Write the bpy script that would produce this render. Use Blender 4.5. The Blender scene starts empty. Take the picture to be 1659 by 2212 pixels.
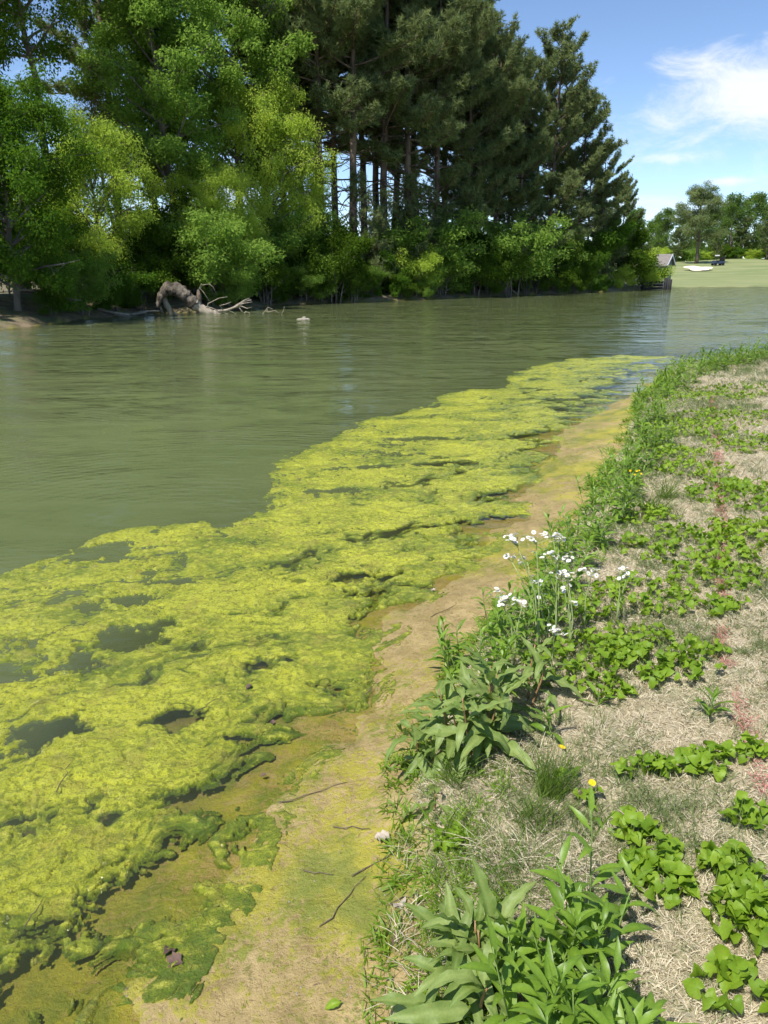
import bpy, math, random
import numpy as np
from mathutils import Matrix, Vector, Euler

rng = np.random.default_rng(11)
random.seed(11)
SC = bpy.context.scene
COL = SC.collection
R = math.radians

# ------------------------------------------------------------------ camera
FPX, PW, PH, CAMH = 1640.0, 1659.0, 2212.0, 2.1
PITCH = math.atan((1106 - 583) / FPX)
cam_d = bpy.data.cameras.new('camera')
cam = bpy.data.objects.new('camera', cam_d)
COL.objects.link(cam)
cam_d.sensor_fit = 'VERTICAL'
cam_d.sensor_height = 36.0
cam_d.lens = 36.0 * FPX / PH
cam_d.clip_start = 0.05
cam_d.clip_end = 6000
cam.location = (0, 0, CAMH)
cam.rotation_euler = (math.pi / 2 - PITCH, 0, 0)
SC.camera = cam

# ------------------------------------------------------------------ light
SUN_EL, SUN_AZ = R(57), R(-140)          # azimuth from +Y towards +X
world = bpy.data.worlds.new('World')
SC.world = world
world.use_nodes = True
wnt = world.node_tree
wnt.nodes.clear()


def wn(t, **kw):
    n = wnt.nodes.new(t)
    for k, v in kw.items():
        setattr(n, k, v)
    return n


def wmath(op, a, b=None, c=None):
    n = wn('ShaderNodeMath', operation=op)
    for i, v in enumerate((a, b, c)):
        if v is None:
            continue
        if isinstance(v, (int, float)):
            n.inputs[i].default_value = v
        else:
            wnt.links.new(v, n.inputs[i])
    return n.outputs[0]


sky = wn('ShaderNodeTexSky', sky_type='NISHITA', sun_disc=False)
sky.sun_elevation = SUN_EL
sky.sun_rotation = SUN_AZ
sky.altitude = 200
sky.air_density = 0.75
sky.dust_density = 0.0
sky.ozone_density = 3.0
wgeo = wn('ShaderNodeTexCoord')
wsep = wn('ShaderNodeSeparateXYZ')
wnt.links.new(wgeo.outputs['Generated'], wsep.inputs[0])
dx, dy, dz = wsep.outputs
az = wmath('ARCTAN2', dx, dy)
el = wmath('ARCSINE', dz)
comb = wn('ShaderNodeCombineXYZ')
wnt.links.new(wmath('MULTIPLY', az, 1.0), comb.inputs[0])
wnt.links.new(wmath('MULTIPLY', el, 2.3), comb.inputs[1])


def wnoise(scale, detail, rough, dist, off):
    n = wn('ShaderNodeTexNoise')
    n.inputs['Scale'].default_value = scale
    n.inputs['Detail'].default_value = detail
    n.inputs['Roughness'].default_value = rough
    n.inputs['Distortion'].default_value = dist
    m = wn('ShaderNodeMapping')
    m.inputs['Location'].default_value = off
    wnt.links.new(comb.outputs[0], m.inputs['Vector'])
    wnt.links.new(m.outputs[0], n.inputs['Vector'])
    return n.outputs['Fac']


n_fine = wnoise(11, 8, 0.66, 0.5, (0.3, 0.1, 0))
n_big = wnoise(2.4, 3, 0.5, 0.2, (4.2, 1.7, 0))


def blob(a0, e0, sa, se):
    u = wmath('DIVIDE', wmath('SUBTRACT', az, a0), sa)
    v = wmath('DIVIDE', wmath('SUBTRACT', el, e0), se)
    d = wmath('ADD', wmath('MULTIPLY', u, u), wmath('MULTIPLY', v, v))
    return wmath('POWER', 2.718, wmath('MULTIPLY', d, -1.0))


# cumulus and veils drifting low over the far end of the pond, thin ones elsewhere round the sky
b = wmath('MULTIPLY', blob(0.40, 0.178, 0.105, 0.040), 0.85)
b = wmath('ADD', b, wmath('MULTIPLY', blob(0.62, 0.20, 0.16, 0.05), 0.6))
b = wmath('ADD', b, wmath('MULTIPLY', blob(0.325, 0.120, 0.045, 0.006), 0.45))
b = wmath('ADD', b, wmath('MULTIPLY', blob(0.397, 0.0945, 0.024, 0.005), 0.55))
b = wmath('ADD', b, wmath('MULTIPLY', blob(0.36, 0.075, 0.16, 0.022), 0.22))
b = wmath('ADD', b, wmath('MULTIPLY', blob(-0.2, 0.10, 0.5, 0.06), 0.30))
dens = wmath('ADD', b, wmath('MULTIPLY', wmath('SUBTRACT', n_fine, 0.5), 1.9))
dens = wmath('ADD', dens, wmath('MULTIPLY', wmath('SUBTRACT', n_big, 0.5), 0.5))
mr = wn('ShaderNodeMapRange', interpolation_type='SMOOTHSTEP')
wnt.links.new(dens, mr.inputs['Value'])
mr.inputs['From Min'].default_value = 0.12
mr.inputs['From Max'].default_value = 0.95
mr.inputs['To Min'].default_value = 0.0
mr.inputs['To Max'].default_value = 0.88
cl = wn('ShaderNodeMixRGB')
wnt.links.new(mr.outputs[0], cl.inputs['Fac'])
wnt.links.new(sky.outputs[0], cl.inputs['Color1'])
cl.inputs['Color2'].default_value = (5.7, 5.85, 6.1, 1)
bg = wn('ShaderNodeBackground')
wnt.links.new(cl.outputs[0], bg.inputs['Color'])
bg.inputs['Strength'].default_value = 0.135
wo = wn('ShaderNodeOutputWorld')
wnt.links.new(bg.outputs[0], wo.inputs['Surface'])

sun_d = bpy.data.lights.new('sun', 'SUN')
sun_d.energy = 5.0
sun_d.angle = R(0.53)
sun_d.color = (1.0, 0.95, 0.86)
sun = bpy.data.objects.new('sun', sun_d)
COL.objects.link(sun)
SDIR = Vector((math.sin(SUN_AZ) * math.cos(SUN_EL), math.cos(SUN_AZ) * math.cos(SUN_EL), math.sin(SUN_EL)))
sun.rotation_euler = SDIR.to_track_quat('Z', 'Y').to_euler()
sun.location = (0, 0, 60)

vs = SC.view_settings
vs.view_transform = 'Standard'
vs.look = 'None'
vs.gamma = 1.0
vs.exposure = 0.48
SC.render.engine = 'CYCLES'
SC.cycles.max_bounces = 6
SC.cycles.diffuse_bounces = 3
SC.cycles.glossy_bounces = 2
SC.cycles.transparent_max_bounces = 8
SC.cycles.use_denoising = True
SC.cycles.use_adaptive_sampling = True
SC.cycles.adaptive_threshold = 0.03
SC.cycles.sample_clamp_indirect = 6


# ------------------------------------------------------------------ picture <-> place
def ray(x, y):
    a = (x - 829.5) / FPX
    b_ = (1106 - y) / FPX
    return np.array((a, math.cos(PITCH) + b_ * math.sin(PITCH), -math.sin(PITCH) + b_ * math.cos(PITCH)))


def at_z(x, y, z=0.0):
    r = ray(x, y)
    t = (z - CAMH) / r[2]
    return np.array((r[0] * t, r[1] * t))


def at_Y(x, y, Y):
    r = ray(x, y)
    t = Y / r[1]
    return np.array((r[0] * t, Y, CAMH + r[2] * t))


# ------------------------------------------------------------------ noise
def _h(ix, iy, s):
    h = (ix.astype(np.int64) * 374761393 + iy.astype(np.int64) * 668265263 + s * 1274126177) & 0xffffffff
    h = ((h ^ (h >> 13)) * 1274126177) & 0xffffffff
    h = ((h ^ (h >> 16)) * 2246822519) & 0xffffffff
    return (h ^ (h >> 15)) & 0xffffffff


def perlin(x, y, s=0):
    x = np.asarray(x, float); y = np.asarray(y, float)
    ix = np.floor(x); iy = np.floor(y)
    fx = x - ix; fy = y - iy
    u = fx * fx * fx * (fx * (fx * 6 - 15) + 10)
    v = fy * fy * fy * (fy * (fy * 6 - 15) + 10)

    def g(cx, cy):
        a = _h(ix + cx, iy + cy, s) * (2 * math.pi / 4294967296.0)
        return np.cos(a) * (fx - cx) + np.sin(a) * (fy - cy)
    n0 = g(0, 0) * (1 - u) + g(1, 0) * u
    n1 = g(0, 1) * (1 - u) + g(1, 1) * u
    return (n0 * (1 - v) + n1 * v) * 1.5


def fbm(x, y, oct=4, s=0, gain=0.5):
    a, f, t = 1.0, 1.0, 0.0
    for i in range(oct):
        t = t + a * perlin(np.asarray(x) * f + 17.3 * i, np.asarray(y) * f - 9.1 * i, s + i)
        a *= gain
        f *= 2.03
    return t


def worley(x, y, s=0):
    ix = np.floor(x); iy = np.floor(y)
    f1 = np.full(np.shape(x), 9.0); f2 = np.full(np.shape(x), 9.0)
    for cx in (-1, 0, 1):
        for cy in (-1, 0, 1):
            jx = ix + cx + _h(ix + cx, iy + cy, s) / 4294967296.0
            jy = iy + cy + _h(ix + cx, iy + cy, s + 91) / 4294967296.0
            d = np.hypot(jx - x, jy - y)
            f2 = np.minimum(f2, np.maximum(d, f1))
            f1 = np.minimum(f1, d)
    return f1, f2


def sstep(a, b, x):
    t = np.clip((np.asarray(x, float) - a) / (b - a), 0, 1)
    return t * t * (3 - 2 * t)


def pl_dist(x, y, poly):
    """distance to a polyline and signed side (+ right of its direction)"""
    x = np.asarray(x, float); y = np.asarray(y, float)
    best = np.full(x.shape, 1e9); side = np.zeros(x.shape)
    for (ax, ay), (bx, by) in zip(poly[:-1], poly[1:]):
        ex, ey = bx - ax, by - ay
        L2 = ex * ex + ey * ey + 1e-12
        t = np.clip(((x - ax) * ex + (y - ay) * ey) / L2, 0, 1)
        qx = x - ax - t * ex; qy = y - ay - t * ey
        d = qx * qx + qy * qy
        m = d < best - 1e-12
        best = np.where(m, d, best)
        side = np.where(m, qx * ey - qy * ex, side)
    return np.sqrt(best), np.where(side >= 0, 1.0, -1.0)


def in_poly(x, y, poly):
    x = np.asarray(x, float); y = np.asarray(y, float)
    c = np.zeros(x.shape, bool)
    n = len(poly)
    for i in range(n):
        (ax, ay), (bx, by) = poly[i], poly[(i + 1) % n]
        if ay == by:
            continue
        m = ((ay > y) != (by > y)) & (x < (bx - ax) * (y - ay) / (by - ay) + ax)
        c ^= m
    return c


# ------------------------------------------------------------------ lie of the land
W_D = [(330, 2212), (430, 2010), (520, 1880), (600, 1760), (690, 1640), (800, 1500), (830, 1400), (855, 1330), (950, 1270),
       (1060, 1190), (1120, 1110), (1165, 1040), (1200, 950), (1290, 890), (1368, 852), (1400, 826), (1450, 802), (1500, 785),
       (1580, 772), (1659, 763)]
B_D = [(872, 2212), (868, 2000), (868, 1750), (900, 1570), (985, 1430), (1085, 1340), (1185, 1210), (1290, 1050), (1345, 968),
       (1385, 872), (1420, 838), (1470, 812), (1520, 795), (1590, 782), (1659, 773)]
F_D = [(1659, 620), (1560, 620.3), (1440, 621), (1425, 623), (1400, 625), (1300, 630.5), (1200, 635), (1100, 639), (1000, 643),
       (900, 648), (800, 652), (700, 655), (640, 657), (560, 663), (480, 672), (400, 675), (320, 676), (250, 684), (180, 690),
       (100, 700), (0, 712)]
WL = [(-3.2, -30.0), (-1.6, -4.0), (-0.95, 0.2)] + [tuple(at_z(*q)) for q in W_D] + [(16, 23.5), (30, 27), (60, 31), (110, 36), (150, 60)]
BL = [(-1.7, -30.0), (-0.25, -4.0), (0.0, 0.2)] + [tuple(at_z(q[0], q[1], .12)) for q in B_D] + [(16, 21.5), (30, 25), (60, 29), (112, 33), (154, 60)]
FL = [(140, 92)] + [tuple(at_z(*q)) for q in F_D] + [(-17.0, 24), (-22, 14), (-27, 0), (-30, -30)]
POND = WL + FL
BANK = BL + [(500, 60), (500, -500), (-1.7, -500)]


def land(x, y):
    """height and zone weights of the ground"""
    x = np.asarray(x, float); y = np.asarray(y, float)
    dW, _ = pl_dist(x, y, WL)
    dF, _ = pl_dist(x, y, FL)
    dB, _ = pl_dist(x, y, BL)
    dB = dB * np.where(in_poly(x, y, BANK), 1.0, -1.0)
    inside = in_poly(x, y, POND)
    far = dF < dW
    wav = (0.16 * fbm(x * 1.1, y * 1.1, 4, 14) + 0.05 * fbm(x * 6, y * 6, 3, 15)) * sstep(30, 15, np.hypot(x, y)) + 0.5 * fbm(x * .4, y * .4, 4, 16) * sstep(20, 30, np.hypot(x, y)) * far
    sW = np.where(inside, -dW, dW) + np.where(far, 0, wav)
    sF = np.where(inside, -dF, dF) + np.where(far, wav, 0)
    inside = np.where(far, sF, sW) < 0
    dW, dF = np.abs(sW), np.abs(sF)
    wig = 0.10 * fbm(x * 1.7, y * 1.7, 3, 5)
    # pond bed
    dn = dW
    bed_n = -(0.10 * np.minimum(dn, 1.2) + 0.33 * np.maximum(dn - 1.2, 0)) + 0.022 * fbm(x * 2.1, y * 2.1, 3, 8) * np.minimum(1, dn * 4)
    bed = np.maximum(np.maximum(bed_n, -2.0), -2.0)
    bed = np.maximum(bed, -0.55 * dF - 0.02) * 1.0
    bed = np.where(far, np.maximum(-0.55 * dF, -2.0), np.maximum(bed_n, -2.0))
    # near side
    db = dB + wig * 0.6
    shelf = 0.11 * dW / (dW + np.maximum(-db, 0) + 1e-3)
    rel = 0.012 * fbm(x * 3.1, y * 3.1, 4, 21) + 0.005 * fbm(x * 14, y * 14, 3, 22)
    lawn_w = sstep(-0.04, 0.22, db)
    lawn_z = 0.11 + 0.17 * sstep(-0.05, 0.35, db) + 0.055 * np.clip(db, 0, 3) + 0.02 * np.clip(db - 3, 0, 12) + 0.025 * fbm(x * 0.9, y * 0.9, 3, 33)
    near_z = np.where(db > -0.05, np.maximum(lawn_z, 0.08), shelf) + rel * np.minimum(1, dW * 5)
    # far side
    u = dF
    golf = sstep(-2, 6, x - (26.0 + 0.06 * (y - 90))) * sstep(60, 80, y)
    woods_z = 0.28 * sstep(0, 0.9, u) + 0.75 * sstep(0.5, 5, u) + 0.10 * fbm(x * .35, y * .35, 3, 41)
    mound = 1.2 * np.exp(-((x - 45) / 9) ** 2 - ((y - 166) / 9) ** 2) + 1.1 * np.exp(-((x - 76) / 12) ** 2 - ((y - 172) / 8) ** 2) \
        + 0.5 * np.exp(-((x - 104) / 10) ** 2 - ((y - 170) / 8) ** 2)
    golf_z = 0.25 * sstep(0, 0.8, u) + 3.1 * sstep(2, 64, u) + mound + 0.18 * fbm(x * .06, y * .06, 2, 51)
    far_z = woods_z * (1 - golf) + golf_z * golf
    z = np.where(inside, bed, np.where(far, far_z, near_z))
    return z, dict(inside=inside, far=far, dW=dW, dF=dF, dB=db, lawn=np.where(inside | far, 0, lawn_w), golf=golf * far, woods=(1 - golf) * far)


_hx = np.arange(-2.5, 15.0, .06); _hy = np.arange(0.3, 26.0, .06)
_HX, _HY = np.meshgrid(_hx, _hy, indexing='ij')
_HZ = land(_HX, _HY)[0]


def gz(x, y):
    u, v = (x + 2.5) / .06, (y - 0.3) / .06
    if 0 <= u < len(_hx) - 1 and 0 <= v < len(_hy) - 1:
        i, j = int(u), int(v)
        u -= i; v -= j
        return float((_HZ[i, j] * (1 - u) + _HZ[i + 1, j] * u) * (1 - v) + (_HZ[i, j + 1] * (1 - u) + _HZ[i + 1, j + 1] * u) * v)
    return float(land(np.array([x]), np.array([y]))[0][0])


def on_lawn(px, py):
    """ground point of the near bank seen at picture position px, py"""
    z = 0.35
    for _ in range(6):
        q = at_z(px, py, z)
        z = gz(q[0], q[1])
    return q[0], q[1], z


# ------------------------------------------------------------------ mesh helpers
class MB:
    def __init__(self):
        self.v, self.f, self.t = [], [], []
        self.n = 0

    def add(self, v, f, tint=0.5):
        v = np.asarray(v, float).reshape(-1, 3)
        f = np.asarray(f, int)
        self.v.append(v)
        self.f.append(f + self.n)
        self.t.append(np.broadcast_to(np.asarray(tint, float), (len(v),)))
        self.n += len(v)

    def tube(self, pts, rad, sides=6, tint=0.5, cap=True):
        pts = np.asarray(pts, float)
        rad = np.broadcast_to(np.asarray(rad, float), (len(pts),))
        d = np.gradient(pts, axis=0)
        d /= np.linalg.norm(d, axis=1)[:, None] + 1e-9
        ref = np.array((0.31, 0.95, 0.05)) if abs(d[0][2]) > 0.6 else np.array((0, 0, 1.0))
        a = np.cross(d, ref); a /= np.linalg.norm(a, axis=1)[:, None] + 1e-9
        b_ = np.cross(d, a)
        th = np.linspace(0, 2 * math.pi, sides, endpoint=False)
        ring = pts[:, None, :] + rad[:, None, None] * (np.cos(th)[None, :, None] * a[:, None, :] + np.sin(th)[None, :, None] * b_[:, None, :])
        k = len(pts)
        i = np.arange(k - 1)[:, None] * sides
        j = np.arange(sides)[None, :]
        j2 = (j + 1) % sides
        q = np.stack([i + j, i + j2, i + sides + j2, i + sides + j], -1).reshape(-1, 4)
        v = ring.reshape(-1, 3)
        self.add(v, q, tint)
        if cap:
            n0 = self.n - len(v)
            base = len(v)
            self.add(np.stack([pts[0], pts[-1]]), np.zeros((0, 3), int), tint)
            c0, c1 = self.n - 2, self.n - 1
            jj = np.arange(sides)
            self.f.append(np.stack([n0 + (jj + 1) % sides, n0 + jj, np.full(sides, c0)], -1))
            o = n0 + (k - 1) * sides
            self.f.append(np.stack([o + jj, o + (jj + 1) % sides, np.full(sides, c1)], -1))

    def box(self, c, s, rz=0.0, tint=0.5):
        v = np.array([(i, j, k) for i in (-.5, .5) for j in (-.5, .5) for k in (-.5, .5)]) * np.asarray(s, float)
        co, si = math.cos(rz), math.sin(rz)
        v = np.stack([v[:, 0] * co - v[:, 1] * si, v[:, 0] * si + v[:, 1] * co, v[:, 2]], -1) + np.asarray(c, float)
        self.add(v, [(0, 1, 3, 2), (4, 6, 7, 5), (0, 4, 5, 1), (2, 3, 7, 6), (0, 2, 6, 4), (1, 5, 7, 3)], tint)

    def tmpl(self, t, M, tint=None):
        v, f, tt = t
        M = np.array(M)
        self.add(v @ M[:3, :3].T + M[:3, 3], f, tt if tint is None else tint)

    def mesh(self, name, mat, smooth=True, attr='tint'):
        me = bpy.data.meshes.new(name)
        v = np.concatenate(self.v)
        fs = [f for f in self.f if len(f)]
        tot = np.concatenate([np.full(len(f), f.shape[1]) for f in fs])
        idx = np.concatenate([f.ravel() for f in fs])
        me.vertices.add(len(v))
        me.vertices.foreach_set('co', v.astype(np.float32).ravel())
        me.loops.add(len(idx))
        me.loops.foreach_set('vertex_index', idx.astype(np.int32))
        me.polygons.add(len(tot))
        st = np.concatenate([[0], np.cumsum(tot)[:-1]])
        me.polygons.foreach_set('loop_start', st.astype(np.int32))
        me.polygons.foreach_set('loop_total', tot.astype(np.int32))
        me.polygons.foreach_set('use_smooth', np.full(len(tot), bool(smooth)))
        at = me.attributes.new(attr, 'FLOAT', 'POINT')
        at.data.foreach_set('value', np.concatenate(self.t).astype(np.float32))
        me.materials.append(mat)
        me.update(calc_edges=True)
        return me


def obj(name, me, parent=None, M=None, loc=None):
    o = bpy.data.objects.new(name, me)
    COL.objects.link(o)
    if parent is not None:
        o.parent = parent
    if M is not None:
        o.matrix_basis = M
    if loc is not None:
        o.location = loc
    return o


def tag(o, label, cat, group=None):
    o['label'] = label
    o['category'] = cat
    if group:
        o['group'] = group
    return o


def thing(name, label, cat, loc, group=None, rz=0.0, sc=1.0):
    o = bpy.data.objects.new(name, None)
    o.empty_display_size = 0.1
    COL.objects.link(o)
    o.location = loc
    o.rotation_euler = (0, 0, rz)
    o.scale = (sc, sc, sc)
    return tag(o, label, cat, group)


def copy_tree(src, label=None, group=None, loc=None, rz=0.0, sc=(1, 1, 1), tilt=(0, 0)):
    r = src.copy()
    COL.objects.link(r)
    for ch in src.children:
        c = ch.copy()
        COL.objects.link(c)
        c.parent = r
    if label:
        r['label'] = label
    if group:
        r['group'] = group
    if loc is not None:
        r.location = loc
    r.rotation_euler = (tilt[0], tilt[1], rz)
    r.scale = sc
    return r


# ------------------------------------------------------------------ materials
def nodemat(name):
    m = bpy.data.materials.new(name)
    m.use_nodes = True
    nt = m.node_tree
    nt.nodes.clear()
    return m, nt


class NT:
    """small shorthand for building node trees"""
    def __init__(self, nt):
        self.nt = nt

    def n(self, t, **kw):
        n = self.nt.nodes.new(t)
        for k, v in kw.items():
            setattr(n, k, v)
        return n

    def set(self, sock, v):
        if isinstance(v, (int, float)):
            sock.default_value = v
        elif isinstance(v, (tuple, list)):
            sock.default_value = tuple(v) + ((1,) if len(v) == 3 and sock.type == 'RGBA' else ())
        else:
            self.nt.links.new(v, sock)

    def math(self, op, a, b=None, c=None, clamp=False):
        n = self.n('ShaderNodeMath', operation=op, use_clamp=clamp)
        for i, v in enumerate((a, b, c)):
            if v is not None:
                self.set(n.inputs[i], v)
        return n.outputs[0]

    def mix(self, fac, a, b, blend='MIX'):
        n = self.n('ShaderNodeMixRGB', blend_type=blend)
        self.set(n.inputs[0], fac); self.set(n.inputs[1], a); self.set(n.inputs[2], b)
        return n.outputs[0]

    def attr(self, name, out='Fac'):
        return self.n('ShaderNodeAttribute', attribute_name=name).outputs[out]

    def pos(self):
        return self.n('ShaderNodeNewGeometry').outputs['Position']

    def objco(self):
        return self.n('ShaderNodeTexCoord').outputs['Object']

    def noise(self, vec, scale, detail=4, rough=0.55, dist=0.0, out='Fac'):
        n = self.n('ShaderNodeTexNoise')
        self.set(n.inputs['Vector'], vec)
        n.inputs['Scale'].default_value = scale
        n.inputs['Detail'].default_value = detail
        n.inputs['Roughness'].default_value = rough
        n.inputs['Distortion'].default_value = dist
        return n.outputs[out]

    def mapping(self, vec, sc=(1, 1, 1), rot=(0, 0, 0)):
        n = self.n('ShaderNodeMapping')
        self.set(n.inputs['Vector'], vec)
        n.inputs['Scale'].default_value = sc
        n.inputs['Rotation'].default_value = rot
        return n.outputs[0]

    def ramp(self, fac, lo, hi, a=0.0, b=1.0, smooth=True):
        n = self.n('ShaderNodeMapRange', interpolation_type='SMOOTHSTEP' if smooth else 'LINEAR')
        self.set(n.inputs['Value'], fac)
        n.inputs['From Min'].default_value = lo
        n.inputs['From Max'].default_value = hi
        n.inputs['To Min'].default_value = a
        n.inputs['To Max'].default_value = b
        return n.outputs[0]

    def bump(self, h, strength, dist=0.01, normal=None):
        n = self.n('ShaderNodeBump')
        self.set(n.inputs['Height'], h)
        n.inputs['Strength'].default_value = strength
        n.inputs['Distance'].default_value = dist
        if normal is not None:
            self.set(n.inputs['Normal'], normal)
        return n.outputs[0]

    def principled(self, **kw):
        n = self.n('ShaderNodeBsdfPrincipled')
        for k, v in kw.items():
            self.set(n.inputs[k.replace('_', ' ')], v)
        return n

    def out(self, s):
        o = self.n('ShaderNodeOutputMaterial')
        self.nt.links.new(s, o.inputs['Surface'])


def leaf_mat(name, c0, c1, trans=0.35, rough=0.5, spec=0.4, tcol=None, vary=0.25, matte=False, wear=0.0):
    """leaf tissue: reflects and lets light through; c0..c1 by leaf"""
    m, nt = nodemat(name)
    t = NT(nt)
    info = t.n('ShaderNodeObjectInfo').outputs['Random']
    f = t.math('ADD', t.attr('tint'), t.math('MULTIPLY', t.math('SUBTRACT', info, 0.5), vary), clamp=True)
    col = t.mix(f, c0, c1)
    if wear:
        sp_ = t.ramp(t.noise(t.n('ShaderNodeTexCoord').outputs['Object'], 45, 4, .6), .58, .68)
        col = t.mix(t.math('MULTIPLY', sp_, wear), col, (0.30, 0.26, 0.06))
        vn = t.noise(t.n('ShaderNodeTexCoord').outputs['Object'], 160, 3, .6)
        col = t.mix(t.ramp(vn, .4, .6, 0, .3), col, t.mix(1.0, col, (.55, .6, .5), 'MULTIPLY'))
    if matte:
        p = t.n('ShaderNodeBsdfDiffuse')
        nt.links.new(col, p.inputs['Color'])
    else:
        p = t.principled(Base_Color=col, Roughness=rough, Specular_IOR_Level=spec)
    tr = t.n('ShaderNodeBsdfTranslucent')
    tc = t.mix(0.75, col, tcol or tuple(min(1, 1.5 * x) for x in c1))
    nt.links.new(tc, tr.inputs['Color'])
    mx = t.n('ShaderNodeMixShader')
    mx.inputs[0].default_value = trans
    nt.links.new(p.outputs[0], mx.inputs[1])
    nt.links.new(tr.outputs[0], mx.inputs[2])
    t.out(mx.outputs[0])
    return m


def plain_mat(name, col, rough=0.8, spec=0.3, var=0.25, scale=8.0, bump=0.3, bscale=None, col2=None, stretch=(1, 1, 1), bdist=0.01):
    m, nt = nodemat(name)
    t = NT(nt)
    v = t.mapping(t.objco(), stretch)
    n = t.noise(v, scale, 6, 0.6)
    c = t.mix(t.ramp(n, 0.3, 0.7), tuple(x * (1 - var) for x in col), col2 or tuple(min(1, x * (1 + var)) for x in col))
    nb = t.noise(v, bscale or scale * 2.5, 6, 0.65)
    p = t.principled(Base_Color=c, Roughness=rough, Specular_IOR_Level=spec, Normal=t.bump(nb, bump, bdist))
    t.out(p.outputs[0])
    return m


M_bark_pine = plain_mat('pine_bark', (0.15, 0.115, 0.09), 0.9, 0.1, 0.5, 2.2, 0.9, 7, stretch=(1, 1, 0.22), bdist=0.05)
M_bark_grey = plain_mat('grey_bark', (0.17, 0.15, 0.125), 0.9, 0.1, 0.4, 2.5, 0.8, 9, stretch=(1, 1, 0.25), bdist=0.04)
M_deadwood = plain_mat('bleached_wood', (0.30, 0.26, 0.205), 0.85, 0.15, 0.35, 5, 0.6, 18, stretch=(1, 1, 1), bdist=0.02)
M_log = plain_mat('shaggy_log_bark', (0.10, 0.085, 0.07), 0.9, 0.1, 0.65, 2.6, 1.0, 6, col2=(0.21, 0.18, 0.145), bdist=0.12)
M_leaf_dark = leaf_mat('glossy_dark_leaf', (0.036, 0.090, 0.012), (0.105, 0.190, 0.026), 0.36, 0.4, 0.2, tcol=(0.19, 0.36, 0.014), matte=True)
M_leaf_mid = leaf_mat('fresh_green_leaf', (0.115, 0.200, 0.036), (0.230, 0.335, 0.066), 0.46, tcol=(0.36, 0.58, 0.08), matte=True)
M_leaf_lime = leaf_mat('yellow_green_leaf', (0.225, 0.325, 0.045), (0.400, 0.500, 0.090), 0.48, tcol=(0.72, 0.88, 0.10), matte=True)
M_leaf_under = leaf_mat('understory_leaf', (0.034, 0.076, 0.010), (0.100, 0.160, 0.020), 0.36, tcol=(0.17, 0.30, 0.015), matte=True)  # leaf colour darkened to stand in for shade in the undergrowth
M_needle = leaf_mat('pine_needle', (0.090, 0.135, 0.058), (0.225, 0.265, 0.110), 0.3, tcol=(0.36, 0.44, 0.13), matte=True)
M_cedar = leaf_mat('olive_cedar_spray', (0.10, 0.10, 0.03), (0.18, 0.17, 0.05), 0.25, matte=True)
M_far_leaf = leaf_mat('far_spring_leaf', (0.080, 0.145, 0.032), (0.145, 0.225, 0.048), 0.4, matte=True)

# ------------------------------------------------------------------ ground, pond, sky-lit land
def grid_mesh(name, X, Y, Z, mat, attrs, keep=None, wrap=False, every=None):
    """X, Y, Z on an (n, m) lattice"""
    n, m = X.shape
    idx = np.arange(n * m).reshape(n, m)
    if wrap:
        nxt = np.roll(idx, -1, axis=1)
        q = np.stack([idx[:-1], nxt[:-1], nxt[1:], idx[1:]], -1).reshape(-1, 4)
    else:
        q = np.stack([idx[:-1, :-1], idx[:-1, 1:], idx[1:, 1:], idx[1:, :-1]], -1).reshape(-1, 4)
    if keep is not None:
        q = q[keep.ravel()[q].any(1)]
    if every is not None:
        q = q[every.ravel()[q].all(1)]
    v = np.stack([X.ravel(), Y.ravel(), Z.ravel()], -1)
    used = np.unique(q)
    re = np.full(len(v), -1); re[used] = np.arange(len(used))
    v = v[used]; q = re[q]
    me = bpy.data.meshes.new(name)
    me.vertices.add(len(v)); me.vertices.foreach_set('co', v.astype(np.float32).ravel())
    me.loops.add(q.size); me.loops.foreach_set('vertex_index', q.astype(np.int32).ravel())
    me.polygons.add(len(q))
    me.polygons.foreach_set('loop_start', (np.arange(len(q)) * 4).astype(np.int32))
    me.polygons.foreach_set('loop_total', np.full(len(q), 4, np.int32))
    me.polygons.foreach_set('use_smooth', np.ones(len(q), bool))
    for k, a in attrs.items():
        at = me.attributes.new(k, 'FLOAT', 'POINT')
        at.data.foreach_set('value', np.asarray(a, np.float32).ravel()[used])
    me.materials.append(mat)
    me.update(calc_edges=True)
    return me


def polar(rs, th):
    rr, tt = np.meshgrid(rs, th, indexing='ij')
    return rr * np.sin(tt), rr * np.cos(tt)          # angle from +Y towards +X


rs = np.concatenate([np.geomspace(0.3, 1.2, 16, endpoint=False), np.geomspace(1.2, 20, 250, endpoint=False), np.geomspace(20, 220, 110, endpoint=False), np.geomspace(220, 4000, 22)])
th = np.concatenate([np.linspace(R(-46), R(46), 330, endpoint=False), np.linspace(R(46), R(314), 90, endpoint=False)])
GX, GY = polar(rs, th)
GZ, Z = land(GX, GY)
far_r = np.hypot(GX, GY)
GZ = np.where(far_r > 400, np.minimum(GZ, 3.0), GZ)
film = 0.55 + 0.9 * fbm(GX * 0.85 + 3.0, GY * 0.85, 4, 61) + 0.4 * fbm(GX * 4, GY * 4, 3, 66)
film -= 0.55 * np.exp(-((GX - 0.05) / 0.40) ** 2 - ((GY - 3.05) / 0.45) ** 2)
film -= 0.50 * np.exp(-((GX + 0.33) / 0.22) ** 2 - ((GY - 1.85) / 0.18) ** 2)
film -= 0.45 * np.exp(-((GX - 0.55) / 0.35) ** 2 - ((GY - 4.3) / 0.45) ** 2)
film += 0.6 * np.exp(-((GX + 0.12) / 0.22) ** 2 - ((GY - 2.0) / 0.3) ** 2)
film += 0.25 * sstep(6.5, 9, GY)

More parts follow.
